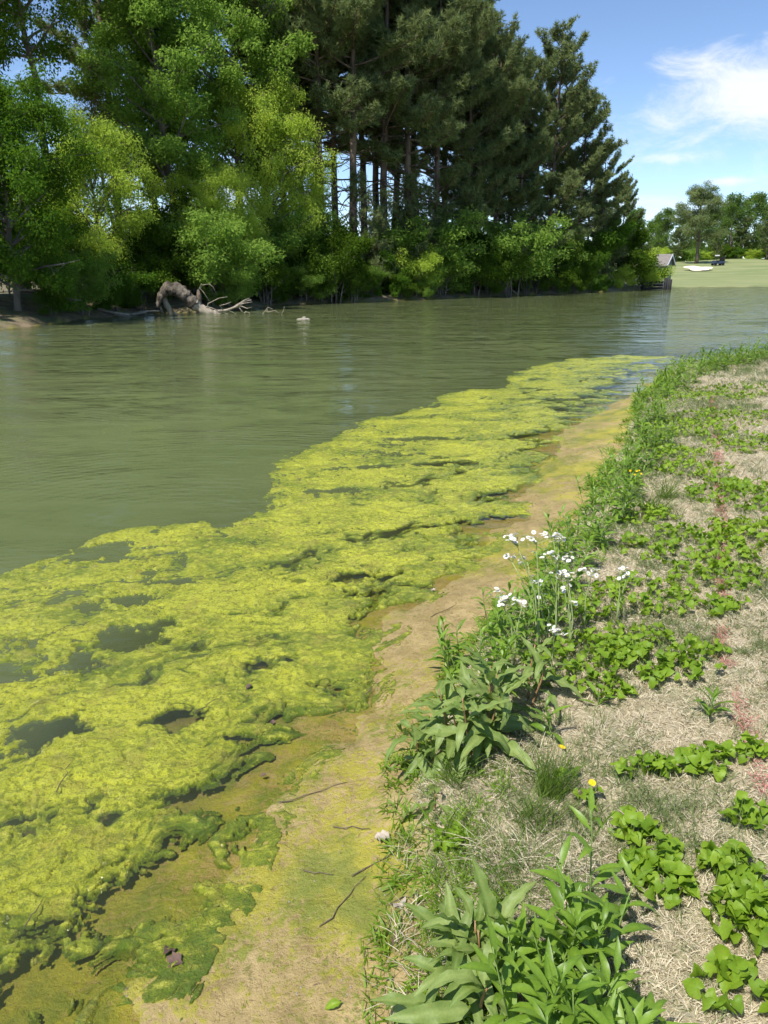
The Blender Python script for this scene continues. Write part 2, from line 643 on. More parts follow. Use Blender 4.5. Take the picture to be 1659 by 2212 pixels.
M_ground, nt = nodemat('bank_soil_and_turf')
t = NT(nt)
P = t.pos()
n1 = t.noise(P, 9, 8, 0.65); n2 = t.noise(P, 45, 6, 0.7); n3 = t.noise(P, 1.6, 4, 0.5)
mud = t.mix(t.ramp(n1, 0.3, 0.7), (0.43, 0.325, 0.150), (0.29, 0.215, 0.090))
mud = t.mix(t.math('MULTIPLY', t.ramp(n2, 0.53, 0.64), 0.55), mud, (0.17, 0.12, 0.055))
fc = t.mix(t.ramp(t.noise(P, 3.1, 8, 0.7), 0.40, 0.60), (0.36, 0.335, 0.030), (0.16, 0.205, 0.020))
fm = t.ramp(t.math('ADD', t.math('ADD', t.attr('film'), t.math('MULTIPLY', t.math('SUBTRACT', n2, 0.5), 4.5)), t.math('MULTIPLY', t.math('SUBTRACT', t.noise(P, 14, 6, .7), 0.5), 3.5)), 0.15, 1.05)
mud = t.mix(t.math('MULTIPLY', fm, 0.82), mud, fc)
thatch = t.mix(t.ramp(t.noise(P, 60, 5, 0.7), 0.3, 0.7), (0.30, 0.25, 0.16), (0.50, 0.43, 0.30))
thatch = t.mix(t.math('MULTIPLY', t.ramp(n3, 0.45, 0.65), 0.45), thatch, (0.13, 0.17, 0.06))
gr = t.mix(t.ramp(t.noise(t.mapping(P, (0.05, 0.16, 1)), 1.0, 5, 0.6), 0.3, 0.7), (0.150, 0.195, 0.068), (0.265, 0.275, 0.125))
gr = t.mix(t.math('MULTIPLY', t.ramp(t.noise(t.mapping(P, (0.12, 0.5, 1)), 1.0, 6, 0.7), 0.5, 0.75), 0.55), gr, (0.36, 0.33, 0.20))
litter = t.mix(t.ramp(t.noise(P, 2.0, 6, 0.7), 0.3, 0.7), (0.10, 0.075, 0.045), (0.25, 0.19, 0.12))
litter = t.mix(t.math('MULTIPLY', t.ramp(t.noise(P, 0.7, 4, 0.6), 0.4, 0.6), 0.6), litter, (0.07, 0.11, 0.03))
c = t.mix(t.attr('lawn'), mud, thatch)
c = t.mix(t.attr('golf'), c, gr)
c = t.mix(t.attr('woods'), c, litter)
c = t.mix(t.attr('bed_shade'), c, (0.030, 0.036, 0.016))  # bed painted darker with depth, for the shade in the algae gaps
wet = t.attr('wet')
hb = t.math('ADD', t.math('MULTIPLY', n1, 0.5), t.math('MULTIPLY', n2, 0.5))
rough = t.math('SUBTRACT', 0.9, t.math('MULTIPLY', wet, 0.55))
c = t.mix(t.math('MULTIPLY', wet, 0.14), c, t.mix(1.0, c, (0.62, 0.56, 0.5), 'MULTIPLY'))
p = t.principled(Base_Color=c, Roughness=rough, Specular_IOR_Level=0.35, Normal=t.bump(hb, 1.0, 0.03))
t.out(p.outputs[0])
wet_a = np.where(Z['inside'], 1.0, 1.0 - sstep(0.1, 0.8, Z['dW'] + 0.25 * fbm(GX * 3, GY * 3, 3, 71))) * (1 - Z['lawn']) * (far_r < 60)
gm = grid_mesh('ground', GX, GY, GZ, M_ground, dict(lawn=Z['lawn'], golf=Z['golf'], woods=np.where(Z['inside'], 0, Z['woods']), film=film, wet=wet_a, bed_shade=np.where(Z['inside'], sstep(-.03, -.14, GZ), 0)), wrap=True)
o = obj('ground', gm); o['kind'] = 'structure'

# water: murky green, clear only where it is a few centimetres deep
rs_w = np.concatenate([np.geomspace(1.0, 18, 150, endpoint=False), np.geomspace(18, 260, 70)])
th_w = np.concatenate([np.linspace(R(-46), R(46), 170, endpoint=False), np.linspace(R(46), R(314), 60, endpoint=False)])
WX, WY = polar(rs_w, th_w)
wz, wzn = land(WX, WY)
depth = np.where(wzn['inside'], -wz, -0.05)
M_water, nt = nodemat('pond_water')
t = NT(nt)
P = t.pos()
w1 = t.noise(t.mapping(P, (1.4, 3.4, 1), (0, 0, R(-14))), 1.0, 3, 0.5, 0.3)
w2 = t.noise(t.mapping(P, (4.0, 10.5, 1), (0, 0, R(10))), 1.0, 3, 0.55, 0.4)
w3 = t.noise(t.mapping(P, (0.35, 0.7, 1)), 1.0, 2, 0.5)
wv = t.n('ShaderNodeTexWave', wave_type='RINGS', rings_direction='SPHERICAL')
nt.links.new(t.mapping(P, (1, 1, 1)), wv.inputs['Vector'])
mp = wv.inputs['Vector'].links[0].from_node
mp.inputs['Location'].default_value = (1.9, -6.0, 0)
wv.inputs['Scale'].default_value = 2.2
wv.inputs['Distortion'].default_value = 3.0
wv.inputs['Detail'].default_value = 2.0
calm = t.ramp(w3, 0.38, 0.62, 0.2, 1.15)
hgt = t.math('ADD', t.math('MULTIPLY', w1, 0.6), t.math('MULTIPLY', w2, 0.42))
hgt = t.math('ADD', hgt, t.math('MULTIPLY', wv.outputs['Fac'], 0.07))
hgt = t.math('MULTIPLY', hgt, calm)
sl1 = t.noise(t.mapping(P, (2.4, 5.0, 1), (0, 0, R(-8))), 1.0, 4, 0.6, 0.3, out='Color')
sl2 = t.noise(t.mapping(P, (0.09, 0.30, 1)), 1.0, 3, 0.5)
vs_ = t.n('ShaderNodeVectorMath', operation='SUBTRACT'); nt.links.new(sl1, vs_.inputs[0]); vs_.inputs[1].default_value = (.5, .5, .5)
vm_ = t.n('ShaderNodeVectorMath', operation='MULTIPLY'); nt.links.new(vs_.outputs[0], vm_.inputs[0]); vm_.inputs[1].default_value = (.30, .42, 0)
vw_ = t.n('ShaderNodeVectorMath', operation='SCALE'); nt.links.new(vm_.outputs[0], vw_.inputs[0]); nt.links.new(t.ramp(sl2, .38, .62, .25, 1.1), vw_.inputs['Scale'])
va_ = t.n('ShaderNodeVectorMath', operation='ADD'); nt.links.new(vw_.outputs[0], va_.inputs[0]); nt.links.new(t.bump(hgt, 0.40, 0.08), va_.inputs[1])
vn_ = t.n('ShaderNodeVectorMath', operation='NORMALIZE'); nt.links.new(va_.outputs[0], vn_.inputs[0])
nrm = vn_.outputs[0]
op = t.math('SUBTRACT', 1.0, t.math('POWER', 2.718, t.math('MULTIPLY', t.attr('depth'), -3.4)), clamp=True)
body = t.n('ShaderNodeBsdfDiffuse')
bc = t.mix(t.ramp(t.noise(P, 0.25, 4, 0.5), 0.3, 0.7), (0.108, 0.134, 0.055), (0.130, 0.154, 0.066))
nt.links.new(bc, body.inputs['Color'])
clear = t.n('ShaderNodeBsdfTransparent')
clear.inputs['Color'].default_value = (0.88, 0.90, 0.74, 1)
mx = t.n('ShaderNodeMixShader')
nt.links.new(op, mx.inputs[0]); nt.links.new(clear.outputs[0], mx.inputs[1]); nt.links.new(body.outputs[0], mx.inputs[2])
gl = t.n('ShaderNodeBsdfGlossy')
gl.inputs['Roughness'].default_value = 0.06
nt.links.new(nrm, gl.inputs['Normal'])
fr = t.n('ShaderNodeFresnel')
fr.inputs['IOR'].default_value = 1.33
nt.links.new(nrm, fr.inputs['Normal'])
mx2 = t.n('ShaderNodeMixShader')
nt.links.new(fr.outputs[0], mx2.inputs[0]); nt.links.new(mx.outputs[0], mx2.inputs[1]); nt.links.new(gl.outputs[0], mx2.inputs[2])
t.out(mx2.outputs[0])
keep = (depth > -0.02)
wm = grid_mesh('pond_water', WX, WY, np.zeros_like(WX), M_water, dict(depth=np.maximum(depth, 0)), keep=keep, wrap=True)
o = obj('pond_water', wm); o['kind'] = 'structure'

# floating algae: a thick felt lying on the water, torn into lobes
O_D = [(-900, 1700), (-300, 1400), (-80, 1285), (0, 1250), (90, 1218), (180, 1178), (250, 1150), (330, 1134), (440, 1128), (475, 1150), (510, 1118),
       (560, 1100), (600, 1055), (588, 1010), (610, 985), (740, 942), (770, 915), (830, 902), (930, 876), (960, 850), (1020, 842), (1100, 839), (1105, 822), (1100, 810),
       (1160, 790), (1220, 777), (1340, 767), (1480, 770), (1580, 764), (1660, 757)]
OUT = [tuple(at_z(*q)) for q in O_D]
OUT = [(-9, 0), (-8.0, 2.2)] + OUT[1:] + [(14, 23)]
ra = np.concatenate([np.geomspace(1.35, 7.0, 680, endpoint=False), np.geomspace(7.0, 27, 380)])
ta = np.linspace(R(-40), R(33), 560)
AXf, AYf = polar(ra, ta)
sel = in_poly(AXf, AYf, OUT + [(60, 23), (60, -40), (-9, -40)]) & (in_poly(AXf, AYf, POND) | (pl_dist(AXf, AYf, WL)[0] < .75))
for _ in range(3):                                     # a margin round the mat round the mat
    sel[1:] |= sel[:-1].copy(); sel[:-1] |= sel[1:].copy(); sel[:, 1:] |= sel[:, :-1].copy(); sel[:, :-1] |= sel[:, 1:].copy()
AX, AY = AXf[sel], AYf[sel]
dO, _ = pl_dist(AX, AY, OUT)
dO = dO * np.where(in_poly(AX, AY, OUT + [(60, 23), (60, -40), (-9, -40)]), 1.0, -1.0)
dWa, _ = pl_dist(AX, AY, WL)
az_, azn = land(AX, AY)
wx = AX + 0.20 * fbm(AX * 1.7, AY * 1.7, 4, 81); wy = AY + 0.20 * fbm(AX * 1.7 + 9, AY * 1.7, 4, 82)
ca, sa = math.cos(R(33)), math.sin(R(33))
ex, ey = (wx * ca + wy * sa), (-wx * sa + wy * ca)
f1, f2 = worley(ex * 1.2, ey * 2.3, 83)
crease = np.clip((f2 - f1) * 3.4, 0, 1)
g1, g2 = worley(ex * 3.1 + 4, ey * 5.6, 183)
crease2 = np.clip((g2 - g1) * 3.0, 0, 1)
lo = fbm(ex * 0.9, ey * 1.7, 5, 84)
rag = fbm(ex * 18, ey * 30, 3, 88, .6)
q = 0.16 + 0.40 * crease + 0.16 * crease2 + 0.55 * lo + 0.34 * fbm(ex * 3.5, ey * 6, 4, 86, .6) + 0.16 * rag
slit = np.abs(fbm(ex * 1.6 + 7, ey * 5.2, 4, 89, .55))
q -= 0.85 * sstep(.085, .0, slit) * sstep(-.35, .05, fbm(AX * .9 + 2, AY * .9, 2, 91))
slit2 = np.abs(fbm(ex * 3.0 - 5, ey * 9.0, 3, 189, .55))
q -= 0.7 * sstep(.06, .0, slit2) * sstep(-.2, .15, fbm(AX * 1.3 + 8, AY * 1.3, 2, 191))
edge = np.clip((dO + 0.20 * fbm(AX * 1.3, AY * 1.3, 4, 85) + .05 * fbm(AX * 9, AY * 9, 4, 185, .65)) * 4.0, -2, 1)
q = np.minimum(q, edge * 0.8)
sWa = np.where(azn['inside'], dWa, -dWa)
shore_fade = sstep(-0.25, 0.9, sWa + 0.40 * fbm(AX * 1.6, AY * 1.6, 3, 87) + .2 * fbm(AX * 6, AY * 6, 3, 187))
q = q - 0.62 * (1 - shore_fade) - 1.4 * sstep(.02, -.45, sWa) - 0.55 * sstep(10.5, 14.5, AY) * sstep(1.6, 0.2, dWa - 0.4)
hn = fbm(AX * 4.5, AY * 4.5, 5, 90, .62)
for (px, py, rx, ry, rot, k) in [(262, 1388, 0.36, 0.17, 52, 1.3), (95, 1585, 0.17, 0.13, 40, 1.2), (380, 1556, 0.10, 0.085, 50, 1.2), (225, 1196, 0.30, 0.20, 40, 1.1),
                                 (500, 1592, 0.12, 0.05, 0, 1.2), (262, 1303, 0.22, 0.09, 20, 1.1), (362, 1258, 0.14, 0.06, 10, 1.1), (35, 1462, 0.18, 0.06, 10, 1.1),
                                 (150, 1440, 0.22, 0.05, 30, 1.0), (200, 1740, 0.05, 0.10, 0, 1.1), (60, 1770, 0.14, 0.04, 20, 1.1), (575, 1430, 0.14, 0.08, 30, 1.1),
                                 (230, 1770, 0.05, 0.05, 0, 1.0), (500, 1710, 0.24, 0.10, 20, 1.1), (400, 1720, 0.16, 0.07, 5, 1.0), (330, 1930, 0.26, 0.13, 42, 1.3), (60, 2160, 0.13, 0.10, 40, 1.2),
                                 (645, 1258, 0.05, 0.05, 0, 1.1), (770, 1245, 0.14, 0.08, 20, 1.1), (905, 948, 0.45, 0.13, 8, 1.0), (980, 1000, 0.3, 0.12, 8, 1.0), (1160, 940, .4, .2, 20, .8),
                                 (800, 1010, 0.3, 0.12, 8, 1.0), (720, 1060, 0.22, 0.10, 8, 1.0), (840, 1330, .25, .13, 30, 1.0), (1080, 1130, .4, .22, 30, 1.0)]:
    c0 = at_z(px, py)
    a_ = R(rot)
    u = ((AX - c0[0]) * math.cos(a_) + (AY - c0[1]) * math.sin(a_)) / rx
    v = (-(AX - c0[0]) * math.sin(a_) + (AY - c0[1]) * math.cos(a_)) / ry
    d = np.sqrt(u * u + v * v) + 0.75 * hn + .28 * rag
    q = q - .8 * k * sstep(1.25, 0.75, d)
cr_ = fbm(ex * 9, ey * 15, 4, 95, .62)
fine = 0.55 * cr_ + 0.45 * (0.4 - np.abs(fbm(ex * 14, ey * 24, 3, 96, .6))) + 0.25 * fbm(wx * 40 + 3 * cr_, wy * 40, 2, 99)
pil = 0.007 * crease * np.sqrt(crease2) + 0.005 * crease2
ZA = np.where(q > 0, 0.0015 + (pil + 0.010 * fine) * np.clip(q * 4, 0.0, 1), 0.0015 + 0.07 * np.maximum(q, -.16))
ZA = np.where(q > -.02, np.maximum(ZA, np.maximum(0.0015, az_ + .003 + .006 * np.maximum(fine, 0))), ZA)
ok = (q > -0.12) & (dO > -0.25) & (azn['inside'] | (dWa < 0.7)) & (ZA > az_ + .001)
M_algae, nt = nodemat('filament_algae')
t = NT(nt)
P = t.pos()
ng = t.noise(t.mapping(P, (0.9, 1.7, 1), (0, 0, R(-38))), 1.4, 6, 0.6, 0.4)
nf = t.noise(t.mapping(P, (1, 1.7, 1), (0, 0, R(-33))), 16, 8, 0.72, 0.5); nv = t.noise(P, 110, 4, 0.75); nm = t.noise(P, 6, 5, 0.6)
lush = t.attr('lush')
f = t.math('ADD', t.math('ADD', t.math('MULTIPLY', ng, 1.3), t.math('MULTIPLY', nf, 1.2)), t.math('MULTIPLY', lush, 0.7))
col = t.mix(t.ramp(f, 1.0, 1.72), (0.100, 0.160, 0.008), (0.50, 0.51, 0.036))
col = t.mix(t.math('MULTIPLY', t.ramp(nf, 0.52, 0.64), 0.6), col, (0.54, 0.52, 0.08))
col = t.mix(t.math('MULTIPLY', t.ramp(nm, 0.53, 0.65), 0.5), col, (0.30, 0.26, 0.045))
col = t.mix(t.math('MULTIPLY', t.ramp(t.noise(P, 38, 6, .7), 0.51, 0.60), 0.7), col, (0.13, 0.165, 0.012))
col = t.mix(t.math('MULTIPLY', t.ramp(nv, 0.52, 0.62), 0.65), col, (0.14, 0.18, 0.014))
hh = t.math('ADD', t.math('MULTIPLY', nf, 0.6), t.math('MULTIPLY', nv, 0.4))
p = t.principled(Base_Color=col, Roughness=0.5, Specular_IOR_Level=0.3, Normal=t.bump(hh, 1.0, 0.035))
p.inputs['Coat Weight'].default_value = 0.75
p.inputs['Coat Roughness'].default_value = 0.08
nt.links.new(t.bump(nv, 1.0, 0.02), p.inputs['Coat Normal'])
t.out(p.outputs[0])
lush_a = np.clip(q, -0.5, 1.0) * 0.6 - 0.15 * (1 - sstep(0.1, 0.8, sWa)) * sstep(4.5, 2.5, AY)


def full(a, fill=0.0):
    o_ = np.full(AXf.shape, fill, dtype=np.asarray(a).dtype)
    o_[sel] = a
    return o_


am = grid_mesh('floating_algae', AXf, AYf, full(ZA), M_algae, dict(lush=full(lush_a)), keep=full(ok, False), every=sel)
o = obj('floating_algae', am)
o['kind'] = 'stuff'
tag(o, 'yellow-green algae felt floating along the muddy shore', 'algae')

# ------------------------------------------------------------------ trees
def unit(v):
    return v / (np.linalg.norm(v, axis=-1, keepdims=True) + 1e-9)


def leaf_quads(mb, c, d, L, Wd, g, tint, up=0.35):
    """diamond leaves at c pointing along d"""
    n = len(c)
    nrm = unit(g.normal(size=(n, 3)) + np.array((0, 0, up * 3)))
    d = unit(d)
    s = unit(np.cross(d, nrm))
    L = np.broadcast_to(L, (n,))[:, None]; Wd = np.broadcast_to(Wd, (n,))[:, None]
    k = unit(np.cross(s, d))
    v = np.stack([c, c + d * L * .45 + s * Wd * .5 + k * L * .06, c + d * L, c + d * L * .45 - s * Wd * .5 + k * L * .06], 1).reshape(-1, 3)
    mb.add(v, np.arange(n * 4).reshape(n, 4), np.repeat(tint, 4))


def curve(p0, d0, L, n, g, bend=(0, 0, 0), wob=0.08):
    pts = [np.array(p0, float)]
    d = unit(np.array(d0, float))
    for i in range(n):
        d = unit(d + np.array(bend) / n + g.normal(size=3) * wob)
        pts.append(pts[-1] + d * L / n)
    return np.array(pts)


def broadleaf(seed, H, cb, cr, nl, n_leaf, leaf, droop=0.0, shape='oval', tr=None, clump=0.55, stems=1, aspect=0.5, upl=0.6, twigs=6, flat=0.65, low=0.0, fork=False):
    g = np.random.default_rng(seed)
    T, C = MB(), MB()
    tr = tr or H * 0.016
    centers, rads = [], []
    for st in range(stems):
        if stems == 1:
            base = np.zeros(3); top = np.array((g.normal() * .04 * H, g.normal() * .04 * H, H * .93))
        else:
            a = 2.4 * st + g.uniform(0, .6)
            base = np.array((math.cos(a), math.sin(a), 0)) * cr * .12
            top = np.array((math.cos(a) * cr * g.uniform(.15, .6), math.sin(a) * cr * g.uniform(.15, .6), H * g.uniform(.65, .95)))
        tt = np.linspace(0, 1, 12)
        pts = base + (top - base) * tt[:, None]
        pts[:, :2] += np.cumsum(g.normal(size=(12, 2)) * H * .006, 0)
        pts[0, 2] = -0.25
        rad = tr / math.sqrt(stems) * (1.0 - 0.82 * tt) + tr * .35 * np.exp(-tt * 16)
        T.tube(pts, rad, 8 if stems == 1 else 6)
        m = max(2, nl // stems)
        for i in range(m):
            h = cb + (0.97 - cb) * ((i + g.uniform(0, 1)) / m)
            p0 = np.array([np.interp(h, tt, pts[:, k]) for k in range(3)])
            s = (h - cb) / (1 - cb)
            if shape == 'oval':
                w = math.sin(math.pi * min(1, (0.16 + 0.82 * s))) ** .7
            elif shape == 'cone':
                w = (1 - s) ** .75 * (0.55 + .45 * min(1, s * 5 + .3))
            elif shape == 'vase':
                w = 0.45 + 0.75 * s if s < .7 else (1.0 - s) * 2.2 + .3
            else:
                w = math.sqrt(max(0.05, 1 - (s - .25) ** 2 * 1.6))
            a = i * 2.39996 + g.normal() * .35
            L = cr * w * g.uniform(.72, 1.12) + .15
            d0 = np.array((math.cos(a), math.sin(a), upl * g.uniform(.5, 1.4) + .5 * s))
            lp = curve(p0, d0, L * 1.12, 6, g, (0, 0, -.35 * droop + .1), .09)
            lr = np.interp(h, tt, rad) * .5 * np.linspace(1, .2, 7) + .006
            T.tube(lp, lr, 5, cap=False)
            for k in range(twigs):
                s2 = g.uniform(.3, 1.0)
                q0 = np.array([np.interp(s2 * 6, np.arange(7), lp[:, e]) for e in range(3)])
                dd = unit(g.normal(size=3) * .8 + unit(lp[-1] - lp[0]) * .9 + np.array((0, 0, .25 - droop * .9)))
                tl = L * g.uniform(.14, .34)
                tp = curve(q0, dd, tl, 3, g, (0, 0, -droop * .8), .12)
                T.tube(tp, np.linspace(.45, .12, 4) * max(.012, lr[3] * .6), 3, cap=False)
                centers += [tp[-1], tp[2] + g.normal(size=3) * .1]
                rads += [clump * g.uniform(.6, 1.25)] * 2
            centers.append(lp[-1]); rads.append(clump * g.uniform(.7, 1.2))
    centers = np.array(centers); rads = np.array(rads)
    w = rads ** 2
    cnt = g.multinomial(n_leaf, w / w.sum())
    ci = np.repeat(np.arange(len(centers)), cnt)
    off = unit(g.normal(size=(len(ci), 3))) * (g.uniform(0, 1, len(ci)) ** .45)[:, None] * rads[ci][:, None]
    off[:, 2] *= flat
    off[:, 2] -= droop * .5 * np.abs(g.normal(size=len(ci))) * rads[ci]
    c = centers[ci] + off
    okm = c[:, 2] > low
    c, off, ci = c[okm], off[okm], ci[okm]
    d = unit(off) * .6 + g.normal(size=c.shape) * .6 + np.array((0, 0, -.25 - droop))
    ct = g.uniform(.15, .85, len(centers))
    tint = np.clip(ct[ci] + g.normal(size=len(c)) * .18, 0, 1)
    leaf_quads(C, c, d, leaf * g.uniform(.7, 1.3, len(c)), leaf * aspect * g.uniform(.8, 1.2, len(c)), g, tint)
    return T, C


def pine(seed, H, cb, cr, whorls, tuft=0.31, dens=1.0, dead=10, top=0.55, lowdroop=0.3, bare=0.0):
    g = np.random.default_rng(seed)
    T, C = MB(), MB()
    tt = np.linspace(0, 1, 16)
    pts = np.stack([np.cumsum(g.normal(size=16)) * .035, np.cumsum(g.normal(size=16)) * .035, tt * H], -1)
    pts[0, 2] = -.3
    tr = H * .0125
    rad = tr * (1 - .86 * tt) + tr * .4 * np.exp(-tt * 22)
    T.tube(pts, rad, 9)
    tips, tdir, tint = [], [], []
    at = lambda h: np.array([np.interp(h, tt, pts[:, k]) for k in range(3)])
    for i in range(dead):
        h = g.uniform(.18, cb + .12)
        a = g.uniform(0, 6.28)
        lp = curve(at(h), (math.cos(a), math.sin(a), g.uniform(-.1, .35)), g.uniform(.6, 2.6), 5, g, (0, 0, -.2), .14)
        T.tube(lp, np.linspace(.045, .012, 6), 4, tint=.9, cap=False)
        for _ in range(2):
            k = g.integers(2, 5)
            T.tube(curve(lp[k], g.normal(size=3), g.uniform(.3, .9), 3, g, (0, 0, 0), .15), np.linspace(.02, .008, 4), 3, tint=.9, cap=False)
    for wi in range(whorls):
        s = (wi + g.uniform(.1, .9)) / whorls
        h = cb + (.985 - cb) * s
        prof = (min(1, .62 + 2.2 * s) * (1 - s) ** top)
        for k in range(g.integers(2, 5)):
            if g.uniform() < bare:
                continue
            a = k * 2.1 + wi * 1.3 + g.normal() * .5
            L = cr * prof * g.uniform(.42, 1.25) + .35
            up = .12 + .75 * s - lowdroop * (1 - s) * g.uniform(0, 1)
            lp = curve(at(min(.985, h + g.normal() * .008)), (math.cos(a), math.sin(a), up), L, 6, g, (0, 0, .45), .07)
            T.tube(lp, (np.interp(h, tt, rad) * .36 + .01) * np.linspace(1, .22, 7), 5, cap=False)
            nsub = max(4, int(L * 4.6))
            for m in range(nsub):
                s2 = .28 + .72 * (m + g.uniform()) / nsub
                q0 = np.array([np.interp(s2 * 6, np.arange(7), lp[:, e]) for e in range(3)])
                axis = unit(lp[min(6, int(s2 * 6) + 1)] - lp[int(s2 * 6 - .01)])
                sd = unit(np.cross(axis, (0, 0, 1.0))) * (1 if m % 2 else -1)
                dd = unit(axis * .75 + sd * g.uniform(.4, 1.0) + np.array((0, 0, g.uniform(.0, .5))))
                sl = L * g.uniform(.10, .26) * (1.25 - .6 * s2) + .18
                sp = curve(q0, dd, sl, 3, g, (0, 0, .35), .12)
                T.tube(sp, np.linspace(.022, .008, 4), 3, cap=False)
                nt_ = max(2, int(round((2 + sl * 5.5) * dens)))
                ct = g.uniform(.2, .8)
                for _ in range(nt_):
                    u = g.uniform(.35, 1.05)
                    c = np.array([np.interp(u * 3, np.arange(4), sp[:, e]) for e in range(3)]) + g.normal(size=3) * .10
                    tips.append(c); tdir.append(unit(dd * .6 + np.array((0, 0, .55)) + g.normal(size=3) * .5)); tint.append(np.clip(ct + g.normal() * .12, 0, 1))
    tips = np.array(tips); tdir = np.array(tdir); tint = np.array(tint)
    NN = 8
    n = len(tips)
    d = unit(tdir[:, None, :] * .75 + unit(g.normal(size=(n, NN, 3))) * .95).reshape(-1, 3)
    c = np.repeat(tips, NN, 0)
    L = tuft * g.uniform(.75, 1.25, n * NN)[:, None]
    s = unit(np.cross(d, g.normal(size=d.shape))) * tuft * .085
    v = np.stack([c - s, c + s, c + d * L], 1).reshape(-1, 3)
    C.add(v, np.arange(n * NN * 3).reshape(-1, 3), np.repeat(tint, NN * 3))
    return T, C


def tree_proto(name, cat, mbs, mt, mc, tn='trunk', cn='crown'):
    T, C = mbs
    return (name, cat, T.mesh(name + '_' + tn, mt), C.mesh(name + '_' + cn, mc, smooth=False), tn, cn)


def plant_tree(pr, label, loc, rz, sc=(1, 1, 1), group=None, tilt=(0, 0)):
    name, cat, mt, mc, tn, cn = pr
    r = thing(name, label, cat, loc, group)
    r.rotation_euler = (tilt[0], tilt[1], rz)
    r.scale = sc
    obj(tn, mt, r)
    obj(cn, mc, r)
    return r


# how far off the far shore is, by picture column
FS = [(q[0], at_z(*q)) for q in F_D][::-1]


def far_spot(px, back):
    xs = [f[0] for f in FS]
    Y = np.interp(px, xs, [f[1][1] for f in FS]) + back
    x = ray(px, 640)[0] * Y / ray(px, 640)[1]
    return np.array((x, Y, gz(x, Y)))


def h_for(px, spot, ytop):
    return at_Y(px, ytop, spot[1])[2] - spot[2]


print('building trees')
PINES = [tree_proto('pine_tree', 'tree', pine(100 + i, 20.0, cb, cr, wh, dens=dn, dead=dd_, top=tp, lowdroop=ld), M_bark_pine, M_needle)
         for i, (cb, cr, wh, dn, dd_, tp, ld) in enumerate([(.12, 5.4, 22, 2.0, 8, .36, .5), (.16, 5.0, 21, 2.0, 10, .40, .45), (.36, 4.4, 17, 2.1, 22, .36, .4), (.33, 4.2, 17, 2.0, 20, .4, .4), (.45, 4.2, 14, 2.1, 26, .32, .4)])]
YPINE = tree_proto('young_pine', 'tree', pine(140, 6.0, .06, 1.75, 13, .20, 1.7, 0, .8, .1), M_bark_pine, M_needle)
DARK = tree_proto('dark_leaved_tree', 'tree', broadleaf(200, 9.4, .09, 3.9, 54, 58000, .16, .25, 'oval', clump=.62, aspect=.45, upl=.35, twigs=7), M_bark_grey, M_leaf_dark)
MAPLE = [tree_proto('maple_tree', 'tree', broadleaf(210 + i, 18, .30, 3.9, 50, 52000, .17, .12, 'oval', clump=.72, aspect=.7, twigs=6), M_bark_grey, M_leaf_mid) for i in range(2)]
LIME = [tree_proto('yellow_green_tree', 'tree', broadleaf(220 + i, 10, .16, 3.3, 44, 40000, .145, .45, 'round', clump=.62, aspect=.42, upl=.75, twigs=7, stems=1 + i % 2), M_bark_grey, M_leaf_lime) for i in range(3)]
TALL = [tree_proto('tall_hardwood', 'tree', broadleaf(230 + i, 24, .58, 5.2, 34, 22000, .22, .2, 'oval', tr=.36, clump=.8, aspect=.5, upl=.4, twigs=6), M_bark_grey, M_leaf_under) for i in range(2)]
SHRUB = [tree_proto('shore_shrub', 'shrub', broadleaf(240 + i, 3.0, .04, (1.75, 1.3, 2.0, 1.5)[i], 24, 14000, (.135, .12, .15, .10)[i], (.15, .4, .05, .25)[i], ('round', 'vase', 'round', 'cone')[i], tr=.06, clump=(.42, .34, .5, .3)[i], aspect=.5, stems=(5, 7, 4, 6)[i], twigs=5), M_bark_grey,
                    (M_leaf_under, M_leaf_dark, M_leaf_mid, M_leaf_under)[i], 'stem', 'foliage') for i in range(4)]
LSHRUB = [tree_proto('bright_shrub', 'shrub', broadleaf(250 + i, 3.0, .04, 1.6, 22, 10000, .13, .2, 'round', tr=.05, clump=.4, aspect=.5, stems=5, twigs=5), M_bark_grey, M_leaf_lime, 'stem', 'foliage') for i in range(2)]
CEDAR = tree_proto('olive_cedar', 'tree', broadleaf(260, 13, .45, 2.0, 40, 14000, .13, .1, 'cone', tr=.13, clump=.5, aspect=.16, upl=.7, twigs=7), M_bark_grey, M_cedar)
FARB = [tree_proto('far_hardwood', 'tree', broadleaf(270 + i, 16, .12, 5.0, 34, 12000, .34, .1, ('oval', 'round')[i % 2], clump=1.15, aspect=.65, twigs=5), M_bark_grey, M_far_leaf) for i in range(3)]

PB = 'pines of the belt behind the pond'
ORD = ['first', 'second', 'third', 'fourth', 'fifth', 'sixth', 'seventh', 'eighth', 'ninth', 'tenth', 'eleventh', 'twelfth', 'thirteenth']


def put(pr, px, back, ytop, label, rz=None, wide=1.0, baseH=20.0, group=None, tilt=(0, 0), hmax=99):
    s = far_spot(px, back)
    H = min(hmax, h_for(px, s, ytop))
    k = H / baseH
    return plant_tree(pr, label, tuple(s), rz if rz is not None else random.uniform(0, 6.28), (k * wide, k * wide, k), group, tilt)


